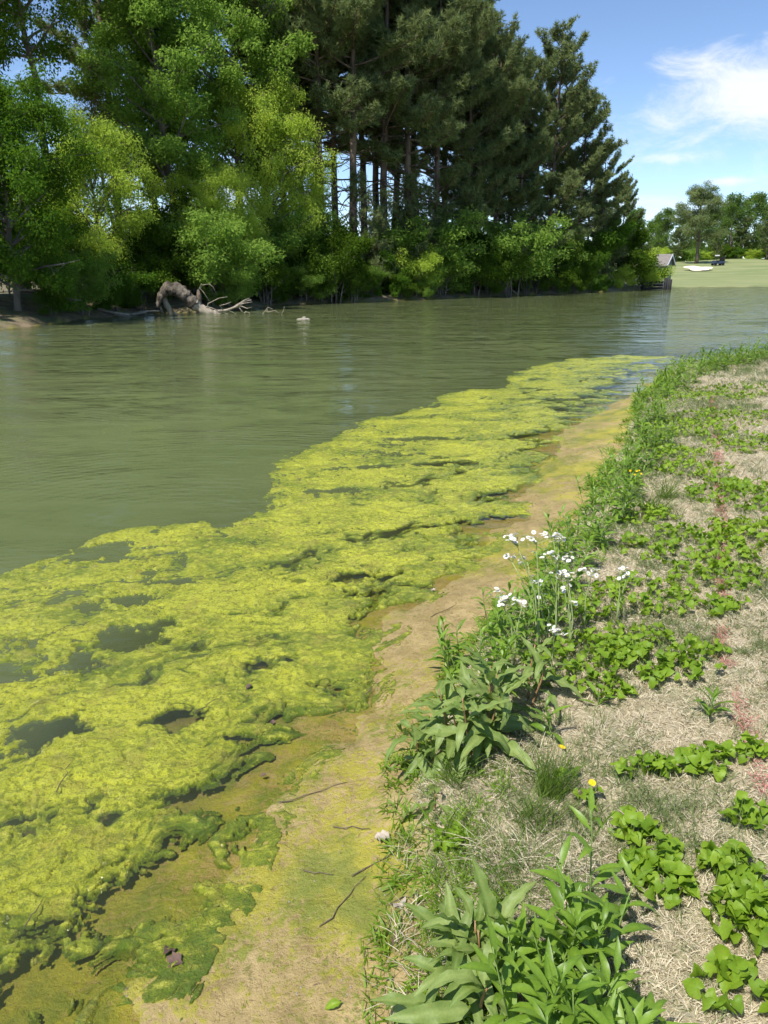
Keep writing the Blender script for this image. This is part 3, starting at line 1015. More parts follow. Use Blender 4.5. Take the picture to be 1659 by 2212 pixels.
# left end of the far bank
put(DARK, 35, 3.0, 178, 'dark glossy broadleaf tree at the left edge of the far bank', 0.4, 1.0, 9.4)
put(DARK, -150, 3.5, 120, 'dark broadleaf tree just beyond the left picture edge', 2.0, 1.0, 9.4)
put(LIME[0], 225, 4.0, 262, 'yellow-green tree beside the dark tree, behind the driftwood pile', 1.0, 1.05, 10)
put(LIME[2], 140, 6.5, 330, 'yellow-green tree half hidden between the dark tree and the olive cedar', 4.0, .95, 10)
put(TALL[0], 172, 7.5, -330, 'tall grey-trunked hardwood leaning left above the dark tree', 0.9, .95, 24, tilt=(0, R(-7)))
put(TALL[1], 60, 9.0, -250, 'tall hardwood behind the dark tree at the left edge', 2.6, 1.0, 24)
put(TALL[1], -70, 10.0, -250, 'tall hardwood beyond the left picture edge', 0.6, 1.0, 24)
put(CEDAR, 258, 7.0, 88, 'olive-brown thin cedar rising behind the yellow-green tree', 0, 1.0, 13)
put(PINES[4], 272, 11.0, -380, 'dark pine with a bare trunk behind the olive cedar', 0.3, 1.0, 20)
put(MAPLE[0], 405, 6.0, -130, 'tall bright green maple standing above the fallen log', 0.5, 1.05, 18)
put(MAPLE[1], 345, 10.5, -60, 'green maple between the olive cedar and the tallest maple', 2.2, .9, 18)
put(MAPLE[1], 520, 9.0, -150, 'green maple behind the tallest yellow-green tree', 4.2, .95, 18)
put(LIME[1], 455, 4.0, 330, 'low yellow-green tree directly behind the fallen log', 0.2, 1.0, 10)
put(LIME[2], 590, 4.6, 190, 'tallest yellow-green tree, left of the first pines', 3.3, .92, 10)
put(LIME[0], 655, 5.5, 320, 'thin yellow-green tree in front of the first pines', 5.0, .85, 10)
put(LIME[1], 540, 3.0, 430, 'short yellow-green tree leaning over the bank beside the log', 2.0, 1.0, 10)
put(LIME[2], 330, 3.5, 480, 'short yellow-green tree left of the fallen log', 0.9, 1.1, 10)

# the pine belt
front = [(620, 8.5, -260, 3), (700, 5.0, -300, 2), (762, 3.8, -340, 4), (828, 5.5, -300, 3), (882, 4.2, -220, 2), (938, 5.0, -130, 1), (1000, 5.0, 10, 0), (1062, 5.0, 85, 1),
         (1118, 4.5, 125, 0), (1178, 5.5, 66, 1), (1236, 5.0, 195, 0), (1286, 4.5, 315, 0), (1332, 5.0, 390, 1)]
flabels = {1178: 'pine with the highest separate top at the right of the belt', 1286: 'pine stepping down right of the highest separate top', 1332: 'last large pine at the right end of the belt',
           762: 'thick-trunked dark pine beside the yellow-green trees', 1236: 'full pine just right of the highest separate top', 1118: 'full pine just left of the highest separate top'}
for (px, bk, yt, k) in front:
    put(PINES[k], px, bk, yt, flabels.get(px) or '%s tall pine from the left in the front row of the belt' % ORD[len([1 for f_ in front if f_[0] <= px]) - 1], None, 1.0, 20, PB)
for bi_, (px, bk, yt, k) in enumerate(sorted([(590, 12, -260, 4), (668, 12, -240, 3), (728, 10, -260, 2), (790, 11, -260, 4), (850, 10.5, -250, 2), (905, 12, -200, 3), (962, 10, -100, 4), (1030, 11, 50, 2), (1090, 10, 150, 3),
                        (1150, 11, 190, 4), (1208, 10, 200, 2), (1262, 11, 320, 3), (815, 15, -250, 3), (885, 16, -230, 4), (690, 16, -200, 4), (990, 15, -60, 3)])):
    put(PINES[k], px, bk, yt, '%s bare-trunked pine from the left in the back rows of the belt' % (ORD + ['fourteenth', 'fifteenth', 'sixteenth'])[bi_], None, .95, 20, 'pines in the back rows of the belt', (random.gauss(0, .03), random.gauss(0, .03)))
put(YPINE, 1362, 3.5, 470, 'young bushy pine at the right end of the belt, left of the shed', 0.4, 1.15, 6)
put(YPINE, 1290, 2.5, 520, 'young pine standing low before the stepped-down pines', 1.9, 1.1, 6)
put(YPINE, 1190, 2.5, 500, 'young pine standing low under the pine with the highest top', 3.0, 1.2, 6)
put(YPINE, 1090, 2.5, 515, 'young pine under the middle of the pine belt', 4.4, 1.2, 6)
put(YPINE, 830, 3.0, 420, 'young pine amid the trunks right of the thick-trunked pine', 5.0, 1.0, 6)
put(YPINE, 778, 3.4, 385, 'tall young pine just right of the thick-trunked pine', 2.2, 1.0, 6)
put(YPINE, 885, 3.6, 390, 'tall young pine amid the bare trunks of the belt', 0.7, 1.0, 6)
put(YPINE, 940, 3.0, 440, 'young pine left of the full pines', 0.0, 1.1, 6)
put(YPINE, 715, 3.0, 470, 'young pine beside the last yellow-green tree', 1.0, 1.0, 6)

SG = 'shrubs lining the far shore'
shore = [(px + random.uniform(-14, 14), random.uniform(.2, 1.6), random.choice((515, 545, 560, 580, 598, 606)) + random.uniform(-10, 8)) for px in range(470, 1330, 29)]
shore = [(-60, 1.2, 600), (110, 1.2, 600), (180, 1.0, 575), (245, 1.2, 560), (300, 1.0, 560), (345, 2.2, 500), (430, 2.6, 540)] + shore
inner = [(px, random.uniform(3.5, 5), random.uniform(490, 560)) for px in range(500, 1340, 52)] + [(px, random.uniform(7, 11), random.uniform(500, 540)) for px in range(480, 1300, 55)] + [(380, 6, 450), (250, 7, 470), (130, 8, 480), (30, 8, 500)]
NTH = ['first', 'second', 'third', 'fourth', 'fifth', 'sixth', 'seventh', 'eighth', 'ninth', 'tenth', 'eleventh', 'twelfth', 'thirteenth', 'fourteenth', 'fifteenth', 'sixteenth', 'seventeenth', 'eighteenth', 'nineteenth', 'twentieth',
       'twenty-first', 'twenty-second', 'twenty-third', 'twenty-fourth', 'twenty-fifth', 'twenty-sixth', 'twenty-seventh', 'twenty-eighth', 'twenty-ninth', 'thirtieth', 'thirty-first', 'thirty-second', 'thirty-third', 'thirty-fourth', 'thirty-fifth', 'thirty-sixth', 'thirty-seventh', 'thirty-eighth', 'thirty-ninth', 'fortieth']
for i, (px, bk, yt) in enumerate(sorted(shore) + inner):
    put(SHRUB[(i * 7 + i // 4) % 4], px, bk, yt, '%s green shrub from the left along the far waterline' % NTH[i] if i < len(shore) else 'shaded green shrub among the trunks of the far wood', None, random.uniform(.85, 1.3), 3.0, SG if i < len(shore) else 'shrubs among the trunks')
put(LSHRUB[0], 895, 1.6, 535, 'yellowish feathery shrub on the shore below the pines', 0.3, 1.0, 3)
put(LSHRUB[1], 1374, 1.2, 548, 'bright green bush on the point in front of the shed', 0.2, 1.2, 3)
put(LSHRUB[0], 1402, 1.0, 572, 'small bright bush at the tip of the point beside the bulkhead', 2.0, 1.3, 3)
put(LSHRUB[1], 1340, 1.0, 580, 'bright green bush left of the bushes on the point', 4.0, 1.1, 3)
put(LSHRUB[1], 705, 1.0, 600, 'small bright shrub at the waterline under the first pines', 1.0, 1.0, 3)

# a far-off wood closing the horizon, one mass at this distance
g = np.random.default_rng(404)
mb = MB()
n_ = 26000
ang = g.uniform(R(-55), R(70), n_)
rr_ = g.uniform(235, 262, n_)
hx = 6.2 + 2.6 * fbm(ang * 40, ang * 0 + 3, 3, 71) + 1.8 * fbm(ang * 130, ang * 0 + 9, 2, 72)
cz_ = 2.0 + hx * (1 - g.uniform(size=n_) ** 1.7)
leaf_quads(mb, np.stack([rr_ * np.sin(ang), rr_ * np.cos(ang), cz_], -1), g.normal(size=(n_, 3)), 1.5, 1.1, g, np.clip(g.normal(.4, .25, n_), 0, 1))
o = obj('far_wood', mb.mesh('far_wood', M_far_leaf, False)); o['kind'] = 'stuff'
tag(o, 'hazy far-off wood along the horizon', 'wood')

# far side of the golf course
FG = 'hardwoods beyond the golf course'


def golf_spot(px, Y):
    x = ray(px, 560)[0] * Y / ray(px, 560)[1]
    return np.array((x, Y, gz(x, Y)))


sp = golf_spot(1506, 158)
plant_tree(tree_proto('lone_pine', 'tree', broadleaf(150, 17.5, .30, 5.6, 38, 26000, .46, .0, 'round', tr=.42, clump=1.0, aspect=.26, upl=.5, twigs=6, flat=.55), M_bark_pine, M_needle), 'lone broad-topped pine standing on the far golf course', tuple(sp), .6, (.8, .8, (h_for(1506, sp, 410)) / 17.5))
fl = [(1300, 195, 470, 0), (1360, 190, 455, 1), (1412, 190, 470, 0), (1440, 180, 452, 2), (1475, 192, 468, 1), (1540, 196, 448, 0), (1582, 184, 425, 1), (1625, 190, 420, 2), (1668, 178, 436, 0), (1715, 186, 420, 1),
      (1775, 184, 430, 2), (1840, 190, 410, 0), (1910, 186, 420, 1), (1990, 190, 420, 2), (2080, 186, 410, 0), (2180, 188, 420, 1), (1230, 200, 480, 2), (1150, 205, 485, 1), (1060, 205, 480, 0), (950, 210, 490, 1), (1420, 205, 480, 2), (1510, 206, 465, 2), (1560, 208, 440, 2), (1650, 205, 430, 1)]
for i, (px, Y, yt, k) in enumerate(fl):
    s = golf_spot(px, Y)
    H = h_for(px, s, yt)
    lab = {1440: 'pale green pointed tree left of the lone pine', 1582: 'tallest pale hardwood right of the lone pine', 1668: 'brownish-green tree at the right picture edge'}.get(px, 'pale green hardwood in the tree line beyond the golf course')
    plant_tree(FARB[k], lab, tuple(s), random.uniform(0, 6.28), (H / 16 * .92, H / 16 * .92, H / 16), FG)
for i, (px, Y, yt) in enumerate([(1385, 168, 505), (1462, 172, 490), (1546, 174, 500), (1655, 170, 455), (1600, 182, 470)]):
    s = golf_spot(px, Y)
    H = h_for(px, s, yt)
    plant_tree(PINES[i % 2], ['pine behind the shed', 'small dark pine left of the lone pine', 'small pine right of the lone pine', 'pine at the right picture edge beyond the golf course', 'pine half hidden among the pale hardwoods'][i], tuple(s), i * 1.3, (H / 20 * 1.2, H / 20 * 1.2, H / 20), 'pines beyond the golf course')
for i, (px, Y, yt) in enumerate([(1420, 172, 535), (1450, 176, 540), (1480, 176, 545), (1530, 178, 545), (1560, 180, 535), (1590, 176, 535), (1625, 180, 540), (1655, 178, 540), (1700, 178, 540), (1400, 170, 535), (1505, 182, 545)]):
    s = golf_spot(px, Y)
    H = max(1.8, h_for(px, s, yt))
    plant_tree(LSHRUB[i % 2] if i % 3 == 0 else SHRUB[i % 4], 'green bush along the foot of the far tree line', tuple(s), i * 1.7, (H / 3 * 1.5, H / 3 * 1.5, H / 3), 'bushes along the far tree line')

# ------------------------------------------------------------------ scattered turf (nobody could count it)
def scatter(name, pts, rot, scl, idx, templates, label, cat):
    """one object whose points carry small tufts"""
    col = bpy.data.collections.new(name + '_tufts')
    for i, me in enumerate(templates):
        o_ = bpy.data.objects.new('%s_tuft_%02d' % (name, i), me)
        col.objects.link(o_)
    me = bpy.data.meshes.new(name)
    me.vertices.add(len(pts))
    me.vertices.foreach_set('co', np.asarray(pts, np.float32).ravel())
    a = me.attributes.new('rot', 'FLOAT_VECTOR', 'POINT'); a.data.foreach_set('vector', np.asarray(rot, np.float32).ravel())
    a = me.attributes.new('scl', 'FLOAT', 'POINT'); a.data.foreach_set('value', np.asarray(scl, np.float32))
    a = me.attributes.new('pick', 'INT', 'POINT'); a.data.foreach_set('value', np.asarray(idx, np.int32))
    o_ = obj(name, me)
    ng = bpy.data.node_groups.new(name + '_scatter', 'GeometryNodeTree')
    ng.interface.new_socket('Geometry', in_out='INPUT', socket_type='NodeSocketGeometry')
    ng.interface.new_socket('Geometry', in_out='OUTPUT', socket_type='NodeSocketGeometry')
    gi = ng.nodes.new('NodeGroupInput'); go = ng.nodes.new('NodeGroupOutput')
    ci = ng.nodes.new('GeometryNodeCollectionInfo')
    ci.inputs['Collection'].default_value = col
    ci.inputs['Separate Children'].default_value = True
    ci.inputs['Reset Children'].default_value = True
    ip = ng.nodes.new('GeometryNodeInstanceOnPoints')
    ip.inputs['Pick Instance'].default_value = True

    def na(nm, ty):
        n = ng.nodes.new('GeometryNodeInputNamedAttribute')
        n.data_type = ty
        n.inputs['Name'].default_value = nm
        return n.outputs['Attribute']
    e2r = ng.nodes.new('FunctionNodeEulerToRotation')
    ng.links.new(na('rot', 'FLOAT_VECTOR'), e2r.inputs[0])
    ng.links.new(gi.outputs[0], ip.inputs['Points'])
    ng.links.new(ci.outputs[0], ip.inputs['Instance'])
    ng.links.new(na('pick', 'INT'), ip.inputs['Instance Index'])
    ng.links.new(e2r.outputs[0], ip.inputs['Rotation'])
    ng.links.new(na('scl', 'FLOAT'), ip.inputs['Scale'])
    ng.links.new(ip.outputs[0], go.inputs[0])
    m = o_.modifiers.new('scatter', 'NODES')
    m.node_group = ng
    o_['kind'] = 'stuff'
    tag(o_, label, cat)
    return o_


def blade_tuft(seed, n, h, spread, width, curl, mat, lean=0.5, name='tuft', segs=3):
    g = np.random.default_rng(seed)
    mb = MB()
    for i in range(n):
        a = g.uniform(0, 6.28)
        r = spread * math.sqrt(g.uniform())
        b0 = np.array((r * math.cos(a), r * math.sin(a), -0.004))
        a2 = g.uniform(0, 6.28)
        d = unit(np.array((math.cos(a2) * lean * g.uniform(.2, 1.6), math.sin(a2) * lean * g.uniform(.2, 1.6), 1.0)))
        L = h * g.uniform(.5, 1.25)
        pts = [b0]
        for k in range(segs):
            d = unit(d + np.array((math.cos(a2), math.sin(a2), -.35)) * curl / segs * g.uniform(.3, 1.6) + g.normal(size=3) * .08)
            pts.append(pts[-1] + d * L / segs)
        pts = np.array(pts)
        s = unit(np.cross(d, g.normal(size=3)))
        w = width * g.uniform(.7, 1.3) * np.concatenate([np.linspace(1, .65, segs), [0.0]])
        Lf = pts - s * w[:, None] * .5
        Rt = pts + s * w[:, None] * .5
        v = np.concatenate([Lf[:-1], Rt[:-1], pts[-1:]])
        q_ = [(k, segs + k, segs + k + 1, k + 1) for k in range(segs - 1)]
        tt = np.clip(g.normal(.5, .22), 0, 1)
        mb.add(v, q_, tt)
        mb.f.append(np.array([(segs - 1, 2 * segs - 1, 2 * segs)]) + mb.n - len(v))
    return mb.mesh(name, mat, smooth=False)


M_straw = leaf_mat('dormant_straw_blade', (0.48, 0.41, 0.28), (0.80, 0.73, 0.56), 0.32, 0.7, 0.2, tcol=(0.6, 0.5, 0.3), vary=0.5)
M_blade = leaf_mat('green_turf_blade', (0.100, 0.145, 0.050), (0.210, 0.260, 0.090), 0.3, 0.55, 0.3, vary=0.4)
M_weedgreen = leaf_mat('low_weed_leaf', (0.10, 0.19, 0.014), (0.20, 0.32, 0.025), 0.35, 0.5, 0.35, tcol=(0.36, 0.52, 0.02), vary=0.4)
M_red = plain_mat('red_marking_paint', (0.40, 0.17, 0.145), 0.8, 0.2, 0.35, 40, 0.3)

straw_t = [blade_tuft(300 + i, 26, .030, .030, .0022, 1.3, M_straw, .9, 'straw_tuft') for i in range(6)]
green_t = [blade_tuft(320 + i, 12, .050, .026, .0024, .6, M_blade, .5, 'turf_tuft') for i in range(4)]
red_t = [blade_tuft(340 + i, 6, .024, .022, .0024, .9, M_red, .8, 'painted_tuft') for i in range(2)]


def lawn_points(n, rmax, pw, seed, amin=R(-3), amax=R(36), rmin=1.0):
    g = np.random.default_rng(seed)
    r = (rmin ** pw + (rmax ** pw - rmin ** pw) * g.uniform(size=n)) ** (1 / pw)
    a = g.uniform(amin, amax, n)
    x, y = r * np.sin(a), r * np.cos(a)
    z, zz = land(x, y)
    return x, y, z, zz, r, g


def do_scatter(name, templates, x, y, z, r, g, k0, label, grow=0.11, tilt=.25):
    n = len(x)
    rot = np.stack([g.normal(size=n) * tilt, g.normal(size=n) * tilt, g.uniform(0, 6.28, n)], -1)
    scl = k0 * g.uniform(.7, 1.35, n) * (1 + grow * np.maximum(r - 2, 0))
    return scatter(name, np.stack([x, y, z], -1), rot, scl, g.integers(0, len(templates), n), templates, label, 'grass')


x, y, z, zz, r, g = lawn_points(205000, 26, 1.3, 501, R(-3), R(60), .6)
m = (zz['lawn'] > .5) & (~zz['far'])
gn = fbm(x * .8, y * .8, 4, 505)
m &= g.uniform(size=len(x)) < np.clip(1.05 - 1.1 * np.clip(gn, 0, 1), .35, 1)
do_scatter('dormant_lawn', straw_t, x[m], y[m], z[m], r[m], g, 1.0, 'pale dormant lawn grass covering the bank on the right')
x, y, z, zz, r, g = lawn_points(105000, 26, 1.3, 511, R(-3), R(60), .6)
gn = fbm(x * .8, y * .8, 4, 505) + .35 * fbm(x * 4, y * 4, 3, 506)
m = (zz['lawn'] > .4) & (~zz['far']) & (g.uniform(size=len(x)) < np.clip(.34 + 1.2 * gn, .16, .98))
do_scatter('green_lawn_grass', green_t, x[m], y[m], z[m], r[m], g, 1.0, 'fine green grass blades growing through the dormant lawn', .09)
# the marking line sprayed across the lawn
line = [on_lawn(*q) for q in [(1536, 860), (1545, 930), (1551, 1010), (1555, 1100), (1556, 1190), (1560, 1290), (1552, 1345), (1558, 1420), (1580, 1490), (1602, 1560), (1632, 1640), (1652, 1720), (1700, 1850)]]
pp = []
gr_ = np.random.default_rng(77)
for a, b_ in zip(line[:-1], line[1:]):
    a, b_ = np.array(a), np.array(b_)
    k = int(np.linalg.norm(b_ - a) * 150)
    tt_ = gr_.uniform(size=k)
    pp.append(a + (b_ - a) * tt_[:, None] + np.stack([gr_.normal(size=k) * .015, gr_.normal(size=k) * .015, np.zeros(k)], -1))
pp = np.concatenate(pp)
keepm = fbm(pp[:, 0] * 3, pp[:, 1] * 2.2, 3, 78) > -.3
pp = pp[keepm]
pz = land(pp[:, 0], pp[:, 1])[0]
o = do_scatter('painted_line', red_t, pp[:, 0], pp[:, 1], pz + .016, np.hypot(pp[:, 0], pp[:, 1]), gr_, 1.0, 'broken red paint line sprayed across the lawn', .07)
o['category'] = 'paint line'

# ------------------------------------------------------------------ leaves and weeds
def strip_leaf(L, Wd, segs, fold=.25, arch=.5, wave=0.0, seed=0, prof='lance', nw=2, twist=0.0, stalk=0.12):
    """leaf along +Y, face up +Z; returns (verts, faces, tint)"""
    g = np.random.default_rng(seed)
    s = np.linspace(0, 1, segs + 1)
    if prof == 'lance':
        w = np.sin(np.pi * np.clip((s - stalk) / (1 - stalk), 0, 1) ** .75) ** .9
    elif prof == 'dock':
        w = np.clip(np.sin(np.pi * np.clip((s - stalk) / (1 - stalk), 0, 1) ** .62), 0, 1) ** .65
    else:
        w = (1 - s) ** .5
    w = np.maximum(w, .05) * Wd * .5
    ang = arch * (s - .12) * 1.6
    dy = np.concatenate([[0], np.cumsum(np.cos(ang[:-1] + ang[1] * .5)) * L / segs])
    dz = np.concatenate([[0], np.cumsum(-np.sin(ang[:-1] + ang[1] * .5)) * L / segs])
    cols = np.linspace(-1, 1, 2 * nw + 1)
    ph = g.uniform(0, 6.28, 2)
    V = []
    for k, c in enumerate(cols):
        lift = fold * abs(c) * w
        wv_ = wave * w * abs(c) ** 2 * np.sin(s * (20 + 6 * g.uniform()) + ph[0 if c < 0 else 1])
        tw = twist * s * c * w
        nx = c * w * (1 + .0 * s)
        V.append(np.stack([nx, dy + wv_ * .3, dz + lift + wv_ + tw], -1))
    V = np.stack(V, 1)
    n, m = segs + 1, len(cols)
    idx = np.arange(n * m).reshape(n, m)
    F = np.stack([idx[:-1, :-1], idx[:-1, 1:], idx[1:, 1:], idx[1:, :-1]], -1).reshape(-1, 4)
    ti = np.full((n, m), .40); ti[:, nw] = .95
    ti += g.normal(size=(n, m)) * .06
    return V.reshape(-1, 3), F, np.clip(ti, 0, 1).ravel()


def heart_leaf(size, cup, seed):
    g = np.random.default_rng(seed)
    out = [(0, 0.02), (.22, -.16), (.44, -.10), (.54, .12), (.48, .40), (.30, .72), (0, 1.0), (-.30, .72), (-.48, .40), (-.54, .12), (-.44, -.10), (-.22, -.16)]
    V = [(0, .30, 0)]
    for x_, y_ in out:
        x_ *= 1 + g.normal() * .05
        V.append((x_, y_, cup * (x_ * x_ * 1.6 - .1) + cup * .6 * max(0, y_ - .6) * -1 + g.normal() * .09))
    V.insert(1, (0, .65, -.04 * cup))
    V = np.array(V, float) * size
    # 0 centre, 1 upper midrib, 2.. outline
    o_ = 2
    F = [(0, o_ + k, o_ + k + 1) for k in range(0, 4)] + [(0, o_ + 4, 1), (1, o_ + 4, o_ + 5), (1, o_ + 5, o_ + 6), (1, o_ + 6, o_ + 7), (1, o_ + 7, o_ + 8), (0, 1, o_ + 8)] \
        + [(0, o_ + 8, o_ + 9), (0, o_ + 9, o_ + 10), (0, o_ + 10, o_ + 11), (0, o_ + 11, o_)]
    return V, np.array(F), np.full(len(V), .5)


def to_mesh(name, tm, mat, smooth=True):
    mb = MB(); mb.add(*tm)
    return mb.mesh(name, mat, smooth)


M_violet = leaf_mat('violet_leaf', (0.135, 0.245, 0.018), (0.260, 0.390, 0.032), 0.38, 0.5, 0.3, tcol=(0.36, 0.54, 0.02), vary=0.8, wear=0.5)
M_lance = leaf_mat('goldenrod_leaf', (0.095, 0.190, 0.020), (0.215, 0.340, 0.040), 0.38, 0.42, 0.45, tcol=(0.28, 0.46, 0.02), vary=0.8, wear=0.5)
M_dock = leaf_mat('dock_leaf', (0.125, 0.200, 0.040), (0.270, 0.345, 0.105), 0.32, 0.5, 0.3, tcol=(0.26, 0.42, 0.05), vary=0.7, wear=0.5)
M_stem = plain_mat('green_stem', (0.16, 0.24, 0.06), 0.5, 0.4, 0.2, 20, 0.1)
M_redstem = plain_mat('reddish_dock_stem', (0.26, 0.15, 0.07), 0.5, 0.4, 0.3, 20, 0.1)
M_rush = leaf_mat('rush_blade', (0.070, 0.135, 0.018), (0.150, 0.225, 0.030), 0.3, 0.5, 0.35, vary=0.5)
M_petal = leaf_mat('white_petal', (0.62, 0.62, 0.60), (0.76, 0.76, 0.76), 0.2, 0.6, 0.2, tcol=(0.8, 0.8, 0.75), vary=0.2)
M_yellow = leaf_mat('yellow_petal', (0.75, 0.50, 0.012), (0.85, 0.62, 0.02), 0.2, 0.4, 0.3, tcol=(0.9, 0.7, 0.02), vary=0.2)
M_deadleaf = plain_mat('dead_leaf', (0.10, 0.062, 0.048), 0.7, 0.3, 0.4, 25, 0.4)
M_paleleaf = plain_mat('bleached_dead_leaf', (0.34, 0.29, 0.24), 0.8, 0.2, 0.35, 25, 0.4)
M_twig = plain_mat('twig_bark', (0.13, 0.10, 0.07), 0.85, 0.2, 0.4, 30, 0.4)

HEART = [heart_leaf(.060, c_, 600 + i) for i, c_ in enumerate((.5, .9, 1.2, .7, -.5))]
HEART_M = [to_mesh('leaf', h, M_violet) for h in HEART]
LANCE = [strip_leaf(.115, .024, 6, .35, a, .05, 620 + i, 'lance', 1) for i, a in enumerate((.2, .5, .8, 1.1))]
LANCE_M = [to_mesh('leaf', h, M_lance) for h in LANCE]
DOCK = [strip_leaf(.235, .046, 16, .30, a, .34, 640 + i, 'dock', 2, tw) for i, (a, tw) in enumerate(((.3, .2), (.7, -.3), (1.1, .4), (1.6, .1)))]
DOCK_M = [to_mesh('leaf', h, M_dock) for h in DOCK]


def rotm(az_, pitch, roll=0.0):
    """leaf frame: +Y turned to azimuth az_ (from +X), raised by pitch"""
    return Matrix.Rotation(az_ - math.pi / 2, 4, 'Z') @ Matrix.Rotation(pitch, 4, 'X') @ Matrix.Rotation(roll, 4, 'Y')


def put_leaf(root, tmpl_m, tmpl_v, M, merged, name='leaf'):
    if merged is None:
        obj(name, tmpl_m, root, M)
    else:
        merged.tmpl(tmpl_v, M, np.full(len(tmpl_v[0]), random.uniform(.1, .9)))


def violet(px, py, rx, ry, n, label, k=1.0, merge=False, rot=0.0):
    """low patch of heart leaves; rx, ry in metres"""
    cx, cy, cz = on_lawn(px, py)
    root = thing('violet_patch', label, 'plant', (cx, cy, cz), 'violet patches on the lawn')
    mb = MB() if merge else None
    st = MB()
    k *= .64
    for i in range(int(n * 2.1)):
        a = random.uniform(0, 6.28); rr = math.sqrt(random.uniform(0, 1))
        u, v = rx * rr * math.cos(a), ry * rr * math.sin(a)
        x_, y_ = u * math.cos(rot) - v * math.sin(rot), u * math.sin(rot) + v * math.cos(rot)
        if math.sin((cx + x_) * 17 + 2 * math.sin((cy + y_) * 13)) > .8:
            continue
        zz_ = gz(cx + x_, cy + y_) - cz
        h = random.uniform(.035, .085) * (1.15 - .5 * rr * rr)
        az_ = random.uniform(0, 6.28)
        s = k * random.uniform(.65, 1.25)
        M = Matrix.Translation((x_, y_, zz_ + h)) @ rotm(az_, random.uniform(-.95, .6), random.gauss(0, .5)) @ Matrix.Scale(s, 4)
        j = random.randrange(5)
        put_leaf(root, HEART_M[j], HEART[j], M, mb)
        st.tube([(x_ * .93, y_ * .93, zz_ - .01), (x_, y_, zz_ + h)], [.0016, .0012], 3, cap=False)
    if st.n:
        obj('stalk', st.mesh('stalk', M_stem), root)['kind'] = 'stuff'
    if merge:
        obj('foliage', mb.mesh('foliage', M_violet), root)
    return root


def weed(px, py, stems, h, spread, per, label, kind='lance', group=None, merge=False, k=1.0, lean=None, name='leafy_weed', pos=None, droop=0.0):
    cx, cy, cz = pos if pos is not None else on_lawn(px, py)
    root = thing(name, label, 'plant', (cx, cy, cz), group)
    mb = MB() if merge else None
    TM, TV = (LANCE_M, LANCE) if kind == 'lance' else (DOCK_M, DOCK)
    g = rng
    for s_ in range(stems):
        a = random.uniform(0, 6.28); rr = spread * math.sqrt(random.uniform(0, 1))
        x_, y_ = rr * math.cos(a), rr * math.sin(a)
        z0 = gz(cx + x_, cy + y_) - cz - .01
        H = h * random.uniform(.65, 1.15)
        d0 = np.array((math.cos(a) * .22 + random.gauss(0, .1), math.sin(a) * .22 + random.gauss(0, .1), 1.0))
        if lean is not None:
            d0[:2] += lean
        sp_ = curve((x_, y_, z0), d0, H, 5, g, (0, 0, .15), .05)
        sm = MB()
        r0 = (.0032 if kind == 'lance' else .0065) * k
        sm.tube(sp_, np.linspace(r0, r0 * .4, 6), 5)
        obj('stem', sm.mesh('stem', M_stem if kind == 'lance' else M_redstem), root)
        for i in range(per):
            u = (i + random.uniform(.1, .9)) / per
            u = .12 + .88 * u
            q_ = [float(np.interp(u * 5, np.arange(6), sp_[:, e])) for e in range(3)]
            az_ = i * 2.4 + a + random.gauss(0, .3)
            pitch = (.15 + .95 * u - droop) + random.gauss(0, .2)
            sc_ = k * (1.15 - .55 * u ** 2) * random.uniform(.75, 1.15)
            j = random.randrange(4)
            M = Matrix.Translation(q_) @ rotm(az_, pitch, random.gauss(0, .3)) @ Matrix.Scale(sc_, 4)
            put_leaf(root, TM[j], TV[j], M, mb)
    if merge:
        obj('foliage', mb.mesh('foliage', M_lance if kind == 'lance' else M_dock), root)
    return root


print('near plants')
# violets, nearest first: px, py, half sizes in metres, leaves, label
for a in [(1400, 1868, .10, .20, 85, 'largest near violet patch, tall and dense, left of the others', 1.0, .1),
          (1560, 1900, .13, .085, 42, 'violet patch right of the largest near one', 1.0, .3),
          (1612, 1990, .11, .12, 46, 'violet patch at the right picture edge above the cut-off corner patch', 1.05, 0),
          (1396, 1675, .13, .06, 30, 'low wide violet patch right of the two buttercups', .85, 0),
          (1527, 1663, .11, .07, 36, 'rounded violet patch on the straw right of the low wide one', 1.0, 0),
          (1612, 1640, .07, .05, 14, 'small violet patch touching the red paint line', .9, 0),
          (1598, 1778, .11, .06, 24, 'loose violet patch at the right picture edge', 1.0, 0),
          (1600, 2165, .11, .09, 30, 'violet patch cut off by the bottom right corner', 1.15, 0),
          (972, 1836, .05, .04, 12, 'tiny violet patch at the foot of the bank beside the pine straw', .8, 0),
          (1290, 1440, .34, .30, 150, 'broad violet carpet below the white flowers', .95, .4),
          (1420, 1420, .30, .30, 110, 'violet carpet between the white flowers and the straw', .95, .2),
          (1240, 1330, .22, .25, 80, 'violet carpet behind the white flowers', .9, .2),
          (1390, 1300, .28, .28, 90, 'violet patch on the lawn below the wide violet band', .95, 0),
          (1485, 1190, .42, .38, 150, 'wide violet band crossing the lawn beside the red line', 1.0, 0),
          (1560, 1262, .34, .2, 70, 'violet patch on the red paint line below the wide band', 1.0, 0),
          (1535, 1325, .20, .10, 28, 'thin violet strip just below the wide band', 1.0, 0),
          (1540, 1410, .08, .06, 10, 'single small violet tuft on the red paint line', .9, 0)]:
    violet(a[0], a[1], a[2], a[3], a[4], a[5], a[6], rot=a[7])
